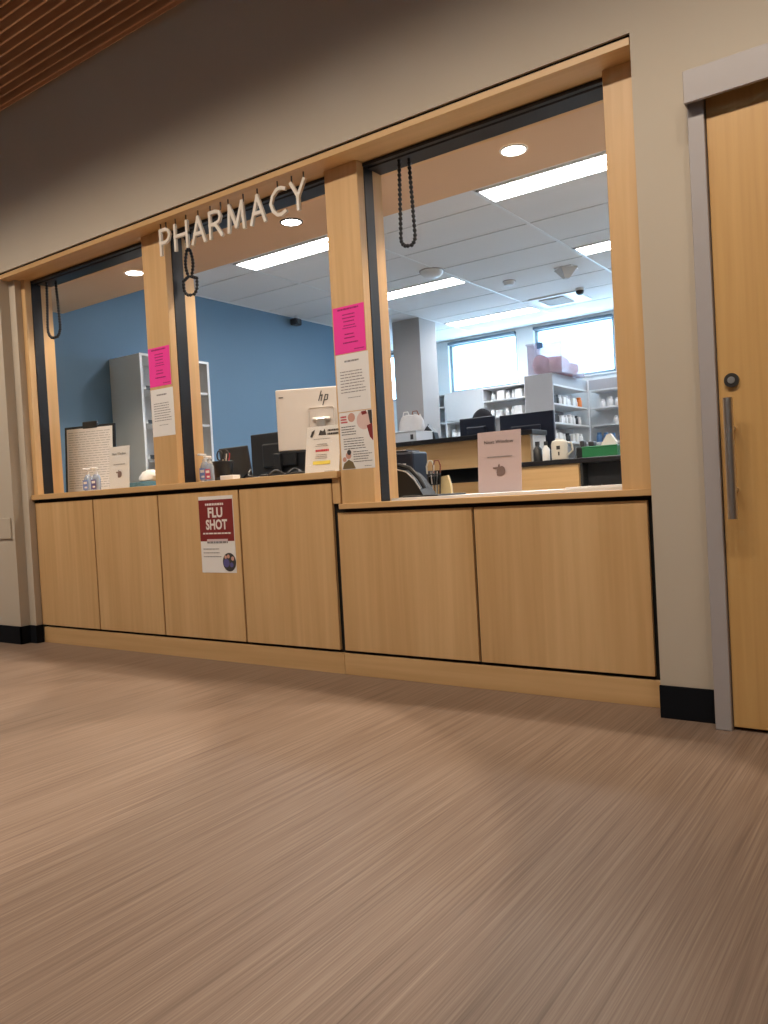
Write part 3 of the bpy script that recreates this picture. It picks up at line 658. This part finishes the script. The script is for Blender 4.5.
obj('handles', ring(ring(B(), (-3.632, .335, ZT+.165), .022, .030, .005), (-3.578, .335, ZT+.165), .022, .030, .005), 'plastic_dark', sc, True)
t = thing('card_box', 'small white card box beside the pen cup', 'box', (-3.50, .27, ZT+.001))
obj('carton', B().box(-3.535, -3.43, .235, .30, ZT+.001, ZT+.036, .002), 'paper', t); obj('end_flap', B().box(-3.575, -3.537, .235, .29, ZT+.001, ZT+.026, .002), 'plastic_dark', t)
def monitor(label, cx, y, z0, w, h, mat, base_z, rz=0, name='monitor', tilt=0):
    t = thing(name, label, 'monitor', (cx, y, base_z))
    obj('housing', B().box(cx-w/2, cx+w/2, y-.018, y+.012, z0, z0+h, .006, 2).box(cx-w*.28, cx+w*.28, y-.040, y-.018, z0+h*.2, z0+h*.75, .01, 2), mat, t)
    obj('screen', B().box(cx-w/2+.012, cx+w/2-.012, y+.012, y+.014, z0+.014, z0+h-.012), 'plastic_black', t)
    obj('stand', B().box(cx-.03, cx+.03, y-.06, y-.038, base_z+.008, z0+h*.5, .004), mat, t)
    obj('base', B().box(cx-.11, cx+.11, y-.14, y+.06, base_z, base_z+.012, .004), mat, t)
    turn(t, 0, 0, rz); return t
monitor('black monitor seen from behind, left of the silver screen', -3.735, 1.02, 1.06, .56, .305, 'plastic_black', 1.019, 0)
# low dark laptop-like screen
t = thing('laptop', 'dark laptop standing open behind the pen cup', 'laptop', (-3.80, .66, 1.019))
obj('base', B().box(-3.95, -3.65, .66, .84, 1.019, 1.037, .004), 'plastic_dark', t)
lid = B().box(-3.95, -3.65, .645, .657, 1.035, 1.258, .004)
bmesh.ops.rotate(lid.bm, verts=lid.bm.verts, cent=(0, .65, 1.035), matrix=Matrix.Rotation(math.radians(8), 3, 'X'))
obj('lid', lid, 'plastic_dark', t); turn(t, 0, 0, -6)
# silver all-in-one with the logo on its back
cx, y, z0, w, h = -3.172, .79, 1.200, .588, .386
t = thing('desktop_computer', 'silver all in one computer seen from behind with a dark logo', 'computer', (cx, y, 1.019))
hs = obj('housing', B().box(cx-w/2, cx+w/2, y-.012, y+.014, z0, z0+h, .005, 2), 'silver', t)
obj('screen', B().box(cx-w/2+.01, cx+w/2-.01, y+.014, y+.016, z0+.04, z0+h-.01), 'plastic_black', t)
obj('chin', B().box(cx-w/2+.004, cx+w/2-.004, y-.010, y+.016, z0-.012, z0, .003), 'plastic_dark', t)
obj('hinge', B().cyl((cx-.055, y-.026, z0+.185), .013, .11, 'x', 14).box(cx-.085, cx+.085, y-.016, y-.012, z0+.10, z0+.26, .012), 'silver', t)
obj('stand', B().box(cx-.03, cx+.03, y-.055, y-.03, 1.03, z0+.19, .006), 'steel', t)
obj('base', B().box(cx-.12, cx+.12, y-.13, y+.05, 1.019, 1.031, .004), 'silver', t)
yl = y-.0125; lx, lz = cx-.015, z0+h-.085; lg = B()      # slanted h and p
for a, b_ in (((0, 0), (.020, .060)), ((.010, .030), (.026, .036)), ((.026, .036), (.016, 0)), ((.026, -.028), (.046, .036)), ((.046, .036), (.062, .034)), ((.062, .034), (.056, .006)), ((.056, .006), (.038, .002))):
    d = (Vector(b_)-Vector(a)).normalized(); n = Vector((-d.y, d.x))*.003; A, Bq = Vector(a)-d*.002, Vector(b_)+d*.002
    lg.prism([(lx+q.x, lz+q.y) for q in (A+n, Bq+n, Bq-n, A-n)], yl-.0012, yl)
obj('logo', lg, 'plastic_dark', t); obj('vent_slot', B().box(cx-w/2+.02, cx-w/2+.05, yl-.001, yl, z0+h-.052, z0+h-.046), 'plastic_dark', t)
turn(t, 0, 0, 26)
def cable(label, pts, r, mat='plastic_black'):
    P = []
    V = [Vector(p) for p in pts]
    for i in range(len(V)-1):
        p0, p1, p2, p3 = V[max(i-1, 0)], V[i], V[i+1], V[min(i+2, len(V)-1)]
        for k in range(6):
            s = k/6; P.append(.5*((2*p1)+(-p0+p2)*s+(2*p0-5*p1+4*p2-p3)*s*s+(-p0+3*p1-3*p2+p3)*s**3))
    P.append(V[-1]); single('cable', B().tube(P, r, 7), mat, label, 'cable', V[0], 'cables in a heap behind the taller counter', smooth=True)
CB = ['black cable looping nearest the laptop in the heap behind the counter', 'black cable arching highest in the heap below the black monitor', 'grey cable running along the front of the counter heap', 'black cable coiled below the silver screen', 'grey cable ending behind the leaning flyer']
rr = random.Random(5)
for i in range(5):
    xa = -3.62+.15*i; pts = [(xa, .50, ZT+.01)]
    for k in range(7): pts.append((xa+.055*k+rr.uniform(-.02, .02), .46+rr.uniform(-.05, .09), ZT+.012+rr.uniform(0, .065)*(1 if k % 2 else .3)))
    cable(CB[i], pts, .006 if i % 2 else .0075, 'plastic_dark' if i in (2, 4) else 'plastic_black')
t = thing('phone_dock', 'dark phone dock between the leaning flyer and the post', 'phone', (-2.63, .42, ZT))
obj('base', B().box(-2.67, -2.58, .38, .46, ZT-.001, ZT+.03, .004), 'silver', t); obj('handset', B().box(-2.65, -2.60, .40, .43, ZT+.03, ZT+.17, .01, 2), 'plastic_black', t)

# ------------------------------------------------------------------ right window: things on the lower counter
ZL = 0.869
t = thing('label_printer', 'navy black label printer at the left end of the lower counter', 'printer', (-2.31, .62, ZL))
obj('body', B().box(-2.53, -2.365, .56, .72, ZL, ZL+.25, .014, 2), 'navy', t)
obj('lid', B().box(-2.52, -2.41, .57, .71, ZL+.25, ZL+.262, .004), 'plastic_dark', t); obj('paper_slip', B().box(-2.48, -2.41, .557, .559, ZL+.165, ZL+.185).box(-2.49, -2.45, .545, .557, ZL+.06, ZL+.145), 'paper', t)
t = thing('desk_phone', 'black wedge shaped desk phone in front of the label printer', 'phone', (-2.28, .40, ZL))
ph = [(-2.40, ZL), (-2.165, ZL), (-2.19, ZL+.035), (-2.225, ZL+.085), (-2.265, ZL+.125), (-2.31, ZL+.142), (-2.40, ZL+.142)]
obj('body', B().prism(ph, .34, .47), 'plastic_black', t)
obj('handset', B().tube([(-2.38, .365, ZL+.165), (-2.32, .365, ZL+.168), (-2.26, .365, ZL+.150), (-2.205, .365, ZL+.095), (-2.175, .365, ZL+.045)], .012, 8), 'plastic_black', t, True)
obj('edge_trim', B().tube([(-2.335, .338, ZL+.15), (-2.27, .338, ZL+.133), (-2.22, .338, ZL+.092), (-2.185, .338, ZL+.04)], .003, 6), 'silver', t)
single('desk_mat', B().box(-2.22, -2.01, .22, .50, ZL-.0005, ZL+.008, .002), 'plastic_black', 'thin black mat on the white work surface by the phone', 'mat', (-2.1, .36, ZL))
ZM = ZL+.0085
t = thing('pen_cup', 'dark wire pen cup beside the desk phone on lower counter', 'cup', (-2.175, .50, ZL))
cb = B()
for i in range(12):
    a = 2*PI*i/12; cb.tube([(-2.235+.030*math.cos(a), .56+.030*math.sin(a), ZL), (-2.235+.036*math.cos(a), .56+.036*math.sin(a), ZL+.115)], .0018, 5)
for z, r in ((ZL+.003, .030), (ZL+.06, .033), (ZL+.115, .036)): cb.tube([(-2.235+r*math.cos(2*PI*i/20), .56+r*math.sin(2*PI*i/20), z) for i in range(20)], .0025, 5, True)
obj('wire_shell', cb, 'plastic_black', t); obj('bottom', B().cyl((-2.235, .56, ZL), .030, .003, 'z', 16), 'plastic_black', t)
for dx, mt, lab in ((-.02, 'cream', 'cream handled scissors in the wire cup on lower counter'), (.022, 'brown', 'brown handled scissors in the wire cup on lower counter')):
    x = -2.235+dx; sc = thing('scissors', lab, 'scissors', (x, .56, ZL+.005))
    obj('blades', B().tube([(x*.5-2.235*.5, .56, ZL+.006), (x, .56, ZL+.13)], .004, 6), 'steel', sc)
    obj('handles', B().tube([(x-.022, .56, ZL+.12), (x-.024, .56, ZL+.16), (x-.01, .56, ZL+.19), (x+.012, .56, ZL+.188), (x+.022, .56, ZL+.16), (x+.018, .56, ZL+.12)], .0042, 7), mt, sc, True)
t = thing('notepad', 'cream notepad leaning beside the wire cup', 'notepad', (-2.075, .56, ZL))
obj('pages', B().prism([(-2.225, ZL), (-2.155, ZL), (-2.16, ZL+.055), (-2.175, ZL+.105), (-2.215, ZL+.10)], .60, .615), 'manila', t); obj('backing_card', B().prism([(-2.226, ZL), (-2.154, ZL), (-2.159, ZL+.057), (-2.174, ZL+.107), (-2.216, ZL+.102)], .6152, .618), 'cream', t)
t = thing('white_tray', 'thin white paper stack at the right end of the lower counter', 'paper', (-1.2, .3, ZL))
obj('sheets', B().box(-1.33, -1.045, .16, .44, ZL, ZL+.008), 'paper', t); obj('clip', B().box(-1.22, -1.18, .18, .20, ZL+.008, ZL+.013), 'plastic_dark', t)

# ------------------------------------------------------------------ work islands inside the pharmacy
t = thing('work_island', 'long wooden work island with black raised top carrying two screens', 'island', (-3.6, 2.9, 0))
obj('front_panel', B().box(-4.75, -2.72, 2.70, 2.74, 1.072, 1.300, .002), 'wood_h', t)
obj('raised_top', B().box(-4.78, -3.72, 2.66, 3.42, 1.300, 1.338, .003).box(-3.72, -2.60, 2.66, 2.95, 1.300, 1.338, .003), 'laminate_black', t)
obj('lower_panel', B().box(-4.75, -2.62, 2.78, 2.82, 0.0, .955, .002), 'wood_h', t)
obj('recess_back', B().box(-4.74, -2.64, 2.92, 2.935, .972, 1.30), 'plastic_black', t)
obj('recess_shelf', B().box(-4.74, -2.40, 2.782, 3.5, .955, .972), 'laminate_black', t)
obj('end_panel', B().box(-2.72, -2.635, 2.69, 2.95, 0.972, 1.300, .002), 'wood_v', t)
obj('end_edge', B().box(-2.634, -2.615, 2.70, 2.95, 0.972, 1.30), 'shelf_grey', t)
t = thing('work_island', 'lower wooden work island with black top carrying the white jug', 'island', (-2.0, 2.2, 0))
obj('front_panel', B().box(-2.45, -1.942, 1.90, 1.93, 0.0, 1.026, .002), 'wood_h', t)
obj('island_top', B().box(-2.47, -1.45, 1.88, 2.45, 1.026, 1.058, .003), 'laminate_black', t)
obj('recess_back', B().box(-1.942, -1.47, 2.02, 2.04, 0, 1.026), 'plastic_dark', t)
obj('side_panel', B().box(-1.942, -1.925, 1.93, 2.40, 0, 1.026).box(-1.48, -1.462, 1.90, 2.40, 0, 1.026), 'plastic_dark', t)
ZI = 1.338
monitor('smaller navy monitor behind the island top, left of the wide one', -3.33, 3.14, 1.20, .345, .325, 'navy', .973)
monitor('wide navy monitor at the end of the island, behind the pink toned sign', -2.86, 3.14, 1.09, .495, .425, 'navy', .973)
t = thing('office_chair', 'dark round backed office chair behind the smaller navy monitor', 'chair', (-3.30, 3.75, 0))
obj('backrest', B().blob((-3.60, 3.75, 1.51), .125, .05, .16, 3), 'hair', t, True)
obj('seat', B().box(-3.84, -3.36, 3.66, 4.10, .50, .58, .03, 2), 'hair', t); obj('column', B().cyl((-3.60, 3.88, .06), .03, .44, 'z', 12).box(-3.63, -3.57, 3.74, 3.78, .54, 1.40), 'plastic_black', t)
for k in range(5):
    a = 2*PI*k/5; obj('leg', B().tube([(-3.60, 3.88, .07), (-3.60+.28*math.cos(a), 3.88+.28*math.sin(a), .03)], .02, 6), 'plastic_black', t)
single('power_pole', B().box(-3.150, -3.125, 3.30, 3.32, .9725, 1.56, .002), 'white', 'white upright pole between the two navy monitors', 'pole', (-3.12, 3.31, ZI))
t = thing('storage_bin', 'low white storage bin at the left end of the island top', 'bin', (-4.0, 3.0, ZI))
obj('shell', B().box(-4.22, -3.80, 2.86, 2.866, ZI, ZI+.105).box(-4.22, -3.80, 3.134, 3.14, ZI, ZI+.105).box(-4.22, -4.214, 2.866, 3.134, ZI, ZI+.105).box(-3.806, -3.80, 2.866, 3.134, ZI, ZI+.105).box(-4.214, -3.806, 2.866, 3.134, ZI, ZI+.006), 'bin_clear', t)
obj('rim', B().tube([(-4.22, 2.86, ZI+.106), (-3.80, 2.86, ZI+.106), (-3.80, 3.14, ZI+.106), (-4.22, 3.14, ZI+.106)], .006, 6, True), 'white', t)
obj('tag', B().box(-3.86, -3.83, 2.857, 2.860, ZI+.03, ZI+.075), 'plastic_dark', t)
t = thing('tote_bag', 'crumpled white bag with handles standing behind the white bin', 'bag', (-4.08, 3.25, ZI))
bg = B().lathe((-4.10, 3.26, ZI), [(.10, 0), (.125, .03), (.135, .13), (.128, .23), (.10, .285)], 18, 1.0, .55)
for v in bg.bm.verts: v.co += Vector((random.uniform(-.012, .012), random.uniform(-.012, .012), random.uniform(-.012, .012)*(v.co.z > ZI+.02)))
obj('sack', bg, 'bag', t, True)
for dx in (-.05, .055): obj('handle', B().tube([(-4.10+dx-.04, 3.25, ZI+.28), (-4.10+dx-.025, 3.25, ZI+.325), (-4.10+dx+.02, 3.25, ZI+.325), (-4.10+dx+.04, 3.25, ZI+.28)], .006, 6), 'brown' if dx > 0 else 'bag', t)
t = thing('shoulder_bag', 'small black peaked bag between the white bag and pillar', 'bag', (-3.92, 3.22, ZI))
obj('flap', B().prism([(-3.955, ZI), (-3.80, ZI), (-3.82, ZI+.10), (-3.89, ZI+.17), (-3.935, ZI+.12)], 3.20, 3.27), 'plastic_black', t); obj('strap', B().tube([(-3.94, 3.235, ZI+.12), (-3.90, 3.235, ZI+.185), (-3.85, 3.235, ZI+.10)], .005, 6), 'plastic_dark', t)
Z2 = 1.0585
t = thing('jug', 'cream white jug with dark printing on the lower island', 'jug', (-2.115, 2.02, Z2))
obj('body', B().lathe((-2.115, 2.02, Z2), [(.050, 0), (.056, .006), (.056, .11), (.050, .128), (.028, .138)], 20), 'cream', t, True)
obj('cap', B().cyl((-2.115, 2.02, Z2+.137), .026, .012, 'z', 16), 'white', t)
obj('handle', B().tube([(-2.062, 2.02, Z2+.115), (-2.03, 2.02, Z2+.11), (-2.022, 2.02, Z2+.06), (-2.06, 2.02, Z2+.03)], .007, 7), 'cream', t, True)
obj('print', B().box(-2.115, -2.09, 1.9625, 1.965, Z2+.07, Z2+.095).box(-2.105, -2.095, 1.9625, 1.965, Z2+.03, Z2+.055), 'ink', t)
def small_bottle(name, label, x, y, z, r, hh, mat, capmat, group=None, cat='bottle'):
    t = thing(name, label, cat, (x, y, z), group)
    obj('body', B().lathe((x, y, z), [(r, 0), (r, hh*.6), (r*.45, hh*.75), (r*.4, hh*.8)], 12), mat, t, True); obj('cap', B().cyl((x, y, z+hh*.8), r*.5, hh*.2, 'z', 10), capmat, t)
small_bottle('spray_bottle', 'white spray bottle left of the cream jug', -2.215, 2.02, Z2, .026, .135, 'white', 'plastic_dark')
small_bottle('spray_bottle', 'black bottle standing left of the white spray bottle', -2.285, 2.04, Z2, .032, .14, 'plastic_black', 'plastic_dark')
small_bottle('spray_bottle', 'short dark bottle behind the white spray bottle', -2.25, 2.14, Z2, .030, .115, 'navy', 'plastic_black')
t = thing('card_terminal', 'black boxy terminal between the jug and green bin', 'terminal', (-1.99, 2.16, Z2))
obj('body', B().box(-2.04, -1.91, 2.12, 2.25, Z2, Z2+.085, .008), 'plastic_black', t); obj('head', B().box(-2.02, -1.99, 2.14, 2.20, Z2+.085, Z2+.125, .006).box(-1.96, -1.92, 2.14, 2.2, Z2+.085, Z2+.115, .006), 'plastic_dark', t)
t = thing('storage_bin', 'green plastic bin holding white papers on the lower island', 'bin', (-1.82, 2.05, Z2))
obj('shell', B().box(-1.935, -1.70, 1.96, 1.966, Z2, Z2+.068).box(-1.935, -1.70, 2.134, 2.14, Z2, Z2+.068).box(-1.935, -1.929, 1.966, 2.134, Z2, Z2+.068).box(-1.706, -1.70, 1.966, 2.134, Z2, Z2+.068).box(-1.929, -1.706, 1.966, 2.134, Z2, Z2+.006), 'green', t)
obj('rim', B().tube([(-1.935, 1.96, Z2+.069), (-1.70, 1.96, Z2+.069), (-1.70, 2.14, Z2+.069), (-1.935, 2.14, Z2+.069)], .005, 6, True), 'green', t)
pb = B().prism([(-1.85, Z2+.02), (-1.72, Z2+.02), (-1.73, Z2+.095), (-1.765, Z2+.15), (-1.79, Z2+.145), (-1.83, Z2+.08)], 2.03, 2.07)
single('paper_wad', pb, 'paper', 'crumpled white papers sticking out of the green bin', 'paper', (-1.79, 2.05, Z2+.02))

# ------------------------------------------------------------------ shelving at the back
ST, BX = 2.15, 'shelf_white'
LV = [2.03, 1.815, 1.60, 1.39, 1.18, .95, .6, .25]
t = thing('shelving_unit', 'freestanding shelving with grey end panel and rows of bottles', 'shelves', (-3.7, 5.85, 0))
obj('end_panel', B().box(-3.855, -3.515, 5.30, 5.325, 0, ST, .003), 'gondola', t)['label'] = 'plain grey end panel'
obj('back_panel', B().box(-3.855, -3.835, 5.325, YB-.03, 0, ST), 'gondola', t)
obj('top_panel', B().box(-3.835, -3.515, 5.325, 6.38, ST-.02, ST), 'gondola', t)
obj('upright', B().box(-3.53, -3.505, 6.365, 6.385, 0, ST), BX, t)
obj('valance', B().box(-3.525, -3.515, 5.325, 6.365, LV[0]+.0, ST-.02), 'gondola', t)
for z in LV: obj('shelf', B().box(-3.835, -3.515, 5.325, 6.38, z-.02, z, .002), BX, t)
t = thing('shelving_unit', 'wall shelving right of the freestanding unit beneath the second window', 'shelves', (-2.5, 6.5, 0))
obj('back_panel', B().box(-3.50, -1.50, YB-.05, YB-.035, 0, ST), BX, t)
obj('valance', B().box(-3.50, -1.50, 6.39, 6.40, LV[0], ST), 'gondola', t)
obj('upright', B().box(-1.53, -1.50, 6.39, YB-.05, 0, ST), BX, t)
for z in LV: obj('shelf', B().box(-3.50, -1.53, 6.39, YB-.05, z-.02, z, .002), BX, t)
t = thing('shelving_unit', 'white wall shelving beneath the first window beside the pillar', 'shelves', (-4.9, 6.5, 0))
LV2 = [2.06, 1.84, 1.60, 1.38, 1.1, .7, .3]
obj('back_panel', B().box(-5.74, -3.86, YB-.05, YB-.035, 0, 2.235), BX, t)
obj('top_panel', B().box(-5.74, -3.86, 6.39, YB-.05, 2.215, 2.237), BX, t)
for x in (-5.74, -5.56, -4.98, -4.36, -3.885): obj('upright', B().box(x, x+.022, 6.39, YB-.05, 0, 2.215), BX, t)
for z in LV2:
    for a, b_ in ((-5.718, -5.56), (-5.538, -4.98), (-4.958, -4.36), (-4.338, -3.885)):
        if a == -5.538 and z > 1.85: continue
        obj('shelf', B().box(a, b_, 6.39, YB-.05, z-.018, z, .002), BX, t)
obj('door_panel', B().box(-5.535, -4.983, 6.388, 6.402, 1.845, 2.212), BX, t)
# bottles and cartons
proto = {}
def shelf_item(kind, x, y, z, label, group, s=1.0):
    if kind not in proto:
        b = B()
        if kind in ('white', 'blue', 'orange', 'dark'): b.lathe((0, 0, 0), [(.030, 0), (.032, .003), (.032, .068), (.022, .08), (.024, .082), (.024, .102), (.02, .104)], 10)
        else: b.box(-.04, .04, -.035, .035, 0, .09, .002)
        mt = {'white': 'white', 'blue': 'amber_blue', 'orange': 'orange', 'dark': 'plastic_dark', 'carton': 'paper', 'dark_carton': 'plastic_dark'}[kind]
        o = obj('carton' if 'carton' in kind else 'bottle', b, mt, None, True); proto[kind] = o
    else:
        o = proto[kind].copy(); C.objects.link(o)
    o.location = (x, y, z+.0005); o.scale = (s, s, s); tag(o, label, 'box' if 'carton' in kind else 'bottle', group)
rr = random.Random(11)
ORD = ['first', 'second', 'third', 'fourth', 'fifth', 'sixth', 'seventh', 'eighth', 'ninth']
word_of = {'white': 'small white bottle', 'blue': 'small blue bottle', 'orange': 'orange bottle', 'dark': 'dark bottle', 'carton': 'white carton', 'dark_carton': 'dark carton'}
for z, kinds, nm in ((LV[1], ['dark_carton', 'dark', 'white', 'carton', 'white', 'white', 'carton', 'white', 'orange'], 'upper'),
                     (LV[2], ['dark_carton', 'dark_carton', 'carton', 'white', 'white', 'white', 'white', 'dark', 'white'], 'middle'),
                     (LV[3], ['white', 'carton', 'white', 'white', 'dark', 'carton', 'carton', 'white', 'white'], 'lower'), (LV[0], ['white'], 'top')):
    n = len(kinds)
    for i, kd in enumerate(kinds):
        shelf_item(kd, -3.57+rr.uniform(-.015, .01), 5.40+.098*i+(0.4 if n == 1 else 0), z, ('%s, %s from the grey end panel, %s shelf of the freestanding unit' % (word_of[kd], ORD[i], nm)) if n > 1 else 'lone small white bottle on the top shelf of the freestanding unit', 'bottles on the freestanding shelving', rr.uniform(.85, 1.15) if n > 1 else .8)
for z, xs, kd, nm in ((LV[1], (-3.36, -3.27, -3.18, -3.05), 'white', 'upper'), (LV[2], (-3.21, -3.10), 'white', 'middle'), (LV[3], (-3.42, -3.34, -3.25, -3.16, -3.08), 'blue', 'lower')):
    for i, x in enumerate(xs): shelf_item(kd, x, 6.45+rr.uniform(0, .03), z, '%s, %s from left on the %s shelf of the right wall shelving' % (word_of[kd], ORD[i], nm), 'bottles on the right wall shelving', rr.uniform(.9, 1.2))
for z, xs, nm in ((LV2[0], (-4.84, -4.72, -4.63, -4.55, -4.46, -4.22, -4.12, -4.02), 'topmost'), (LV2[1], (-4.86, -4.76, -4.66, -4.56, -4.47, -4.25, -4.1), 'second'), (LV2[2], (-5.46, -5.38, -5.25), 'third')):
    for i, x in enumerate(xs):
        kd = 'carton' if i % 3 == 1 else 'white'
        shelf_item(kd, x, 6.45+rr.uniform(0, .03), z, '%s, %s from left on the %s shelf under the first window' % (word_of[kd], ORD[i], nm), 'bottles on the left wall shelving', rr.uniform(.9, 1.3))
shelf_item('dark', -5.30, 6.46, LV2[3], 'single dark bottle on the low shelf beside the pillar', 'bottles on the left wall shelving', 1.0)
# clear tote with pink bags on the freestanding unit
x0, x1, y0, y1, z0 = -3.83, -3.42, 5.36, 6.05, ST+.001
t = thing('storage_tote', 'large clear plastic tote full of pink bags atop the freestanding shelving', 'tote', (x0, y0, z0))
h = .345
obj('shell', B().box(x0, x1, y0, y0+.006, z0, z0+h).box(x0, x1, y1-.006, y1, z0, z0+h).box(x0, x0+.006, y0+.006, y1-.006, z0, z0+h).box(x1-.006, x1, y0+.006, y1-.006, z0, z0+h).box(x0+.006, x1-.006, y0+.006, y1-.006, z0, z0+.006), 'tote', t)
obj('lid', B().box(x0-.012, x1+.012, y0-.012, y1+.012, z0+h, z0+h+.02, .005), 'tote', t)
obj('latch', B().box(x0+.13, x0+.20, y0-.018, y0-.012, z0+h-.05, z0+h+.02, .004), 'amber_blue', t)
for i, (px, py, pz, r, ry, mt, lab) in enumerate(((-3.715, 5.475, .115, .098, .098, 'pinkbag', 'pink bag at the left inside the clear tote'), (-3.525, 5.490, .095, .088, .105, 'pinkbag', 'pink bag in the middle of the clear tote'), (-3.63, 5.70, .12, .16, .10, 'pinkbag', 'pink bag at the back of the clear tote'), (-3.55, 5.92, .085, .105, .105, 'redbag', 'red bag at the right inside the clear tote'))):
    single('plastic_bag', B().blob((px, py, z0+.008+pz), r, ry, pz, 3, .09, i), mt, lab, 'bag', (px, py, z0+.007), 'bags in the clear tote', smooth=True)
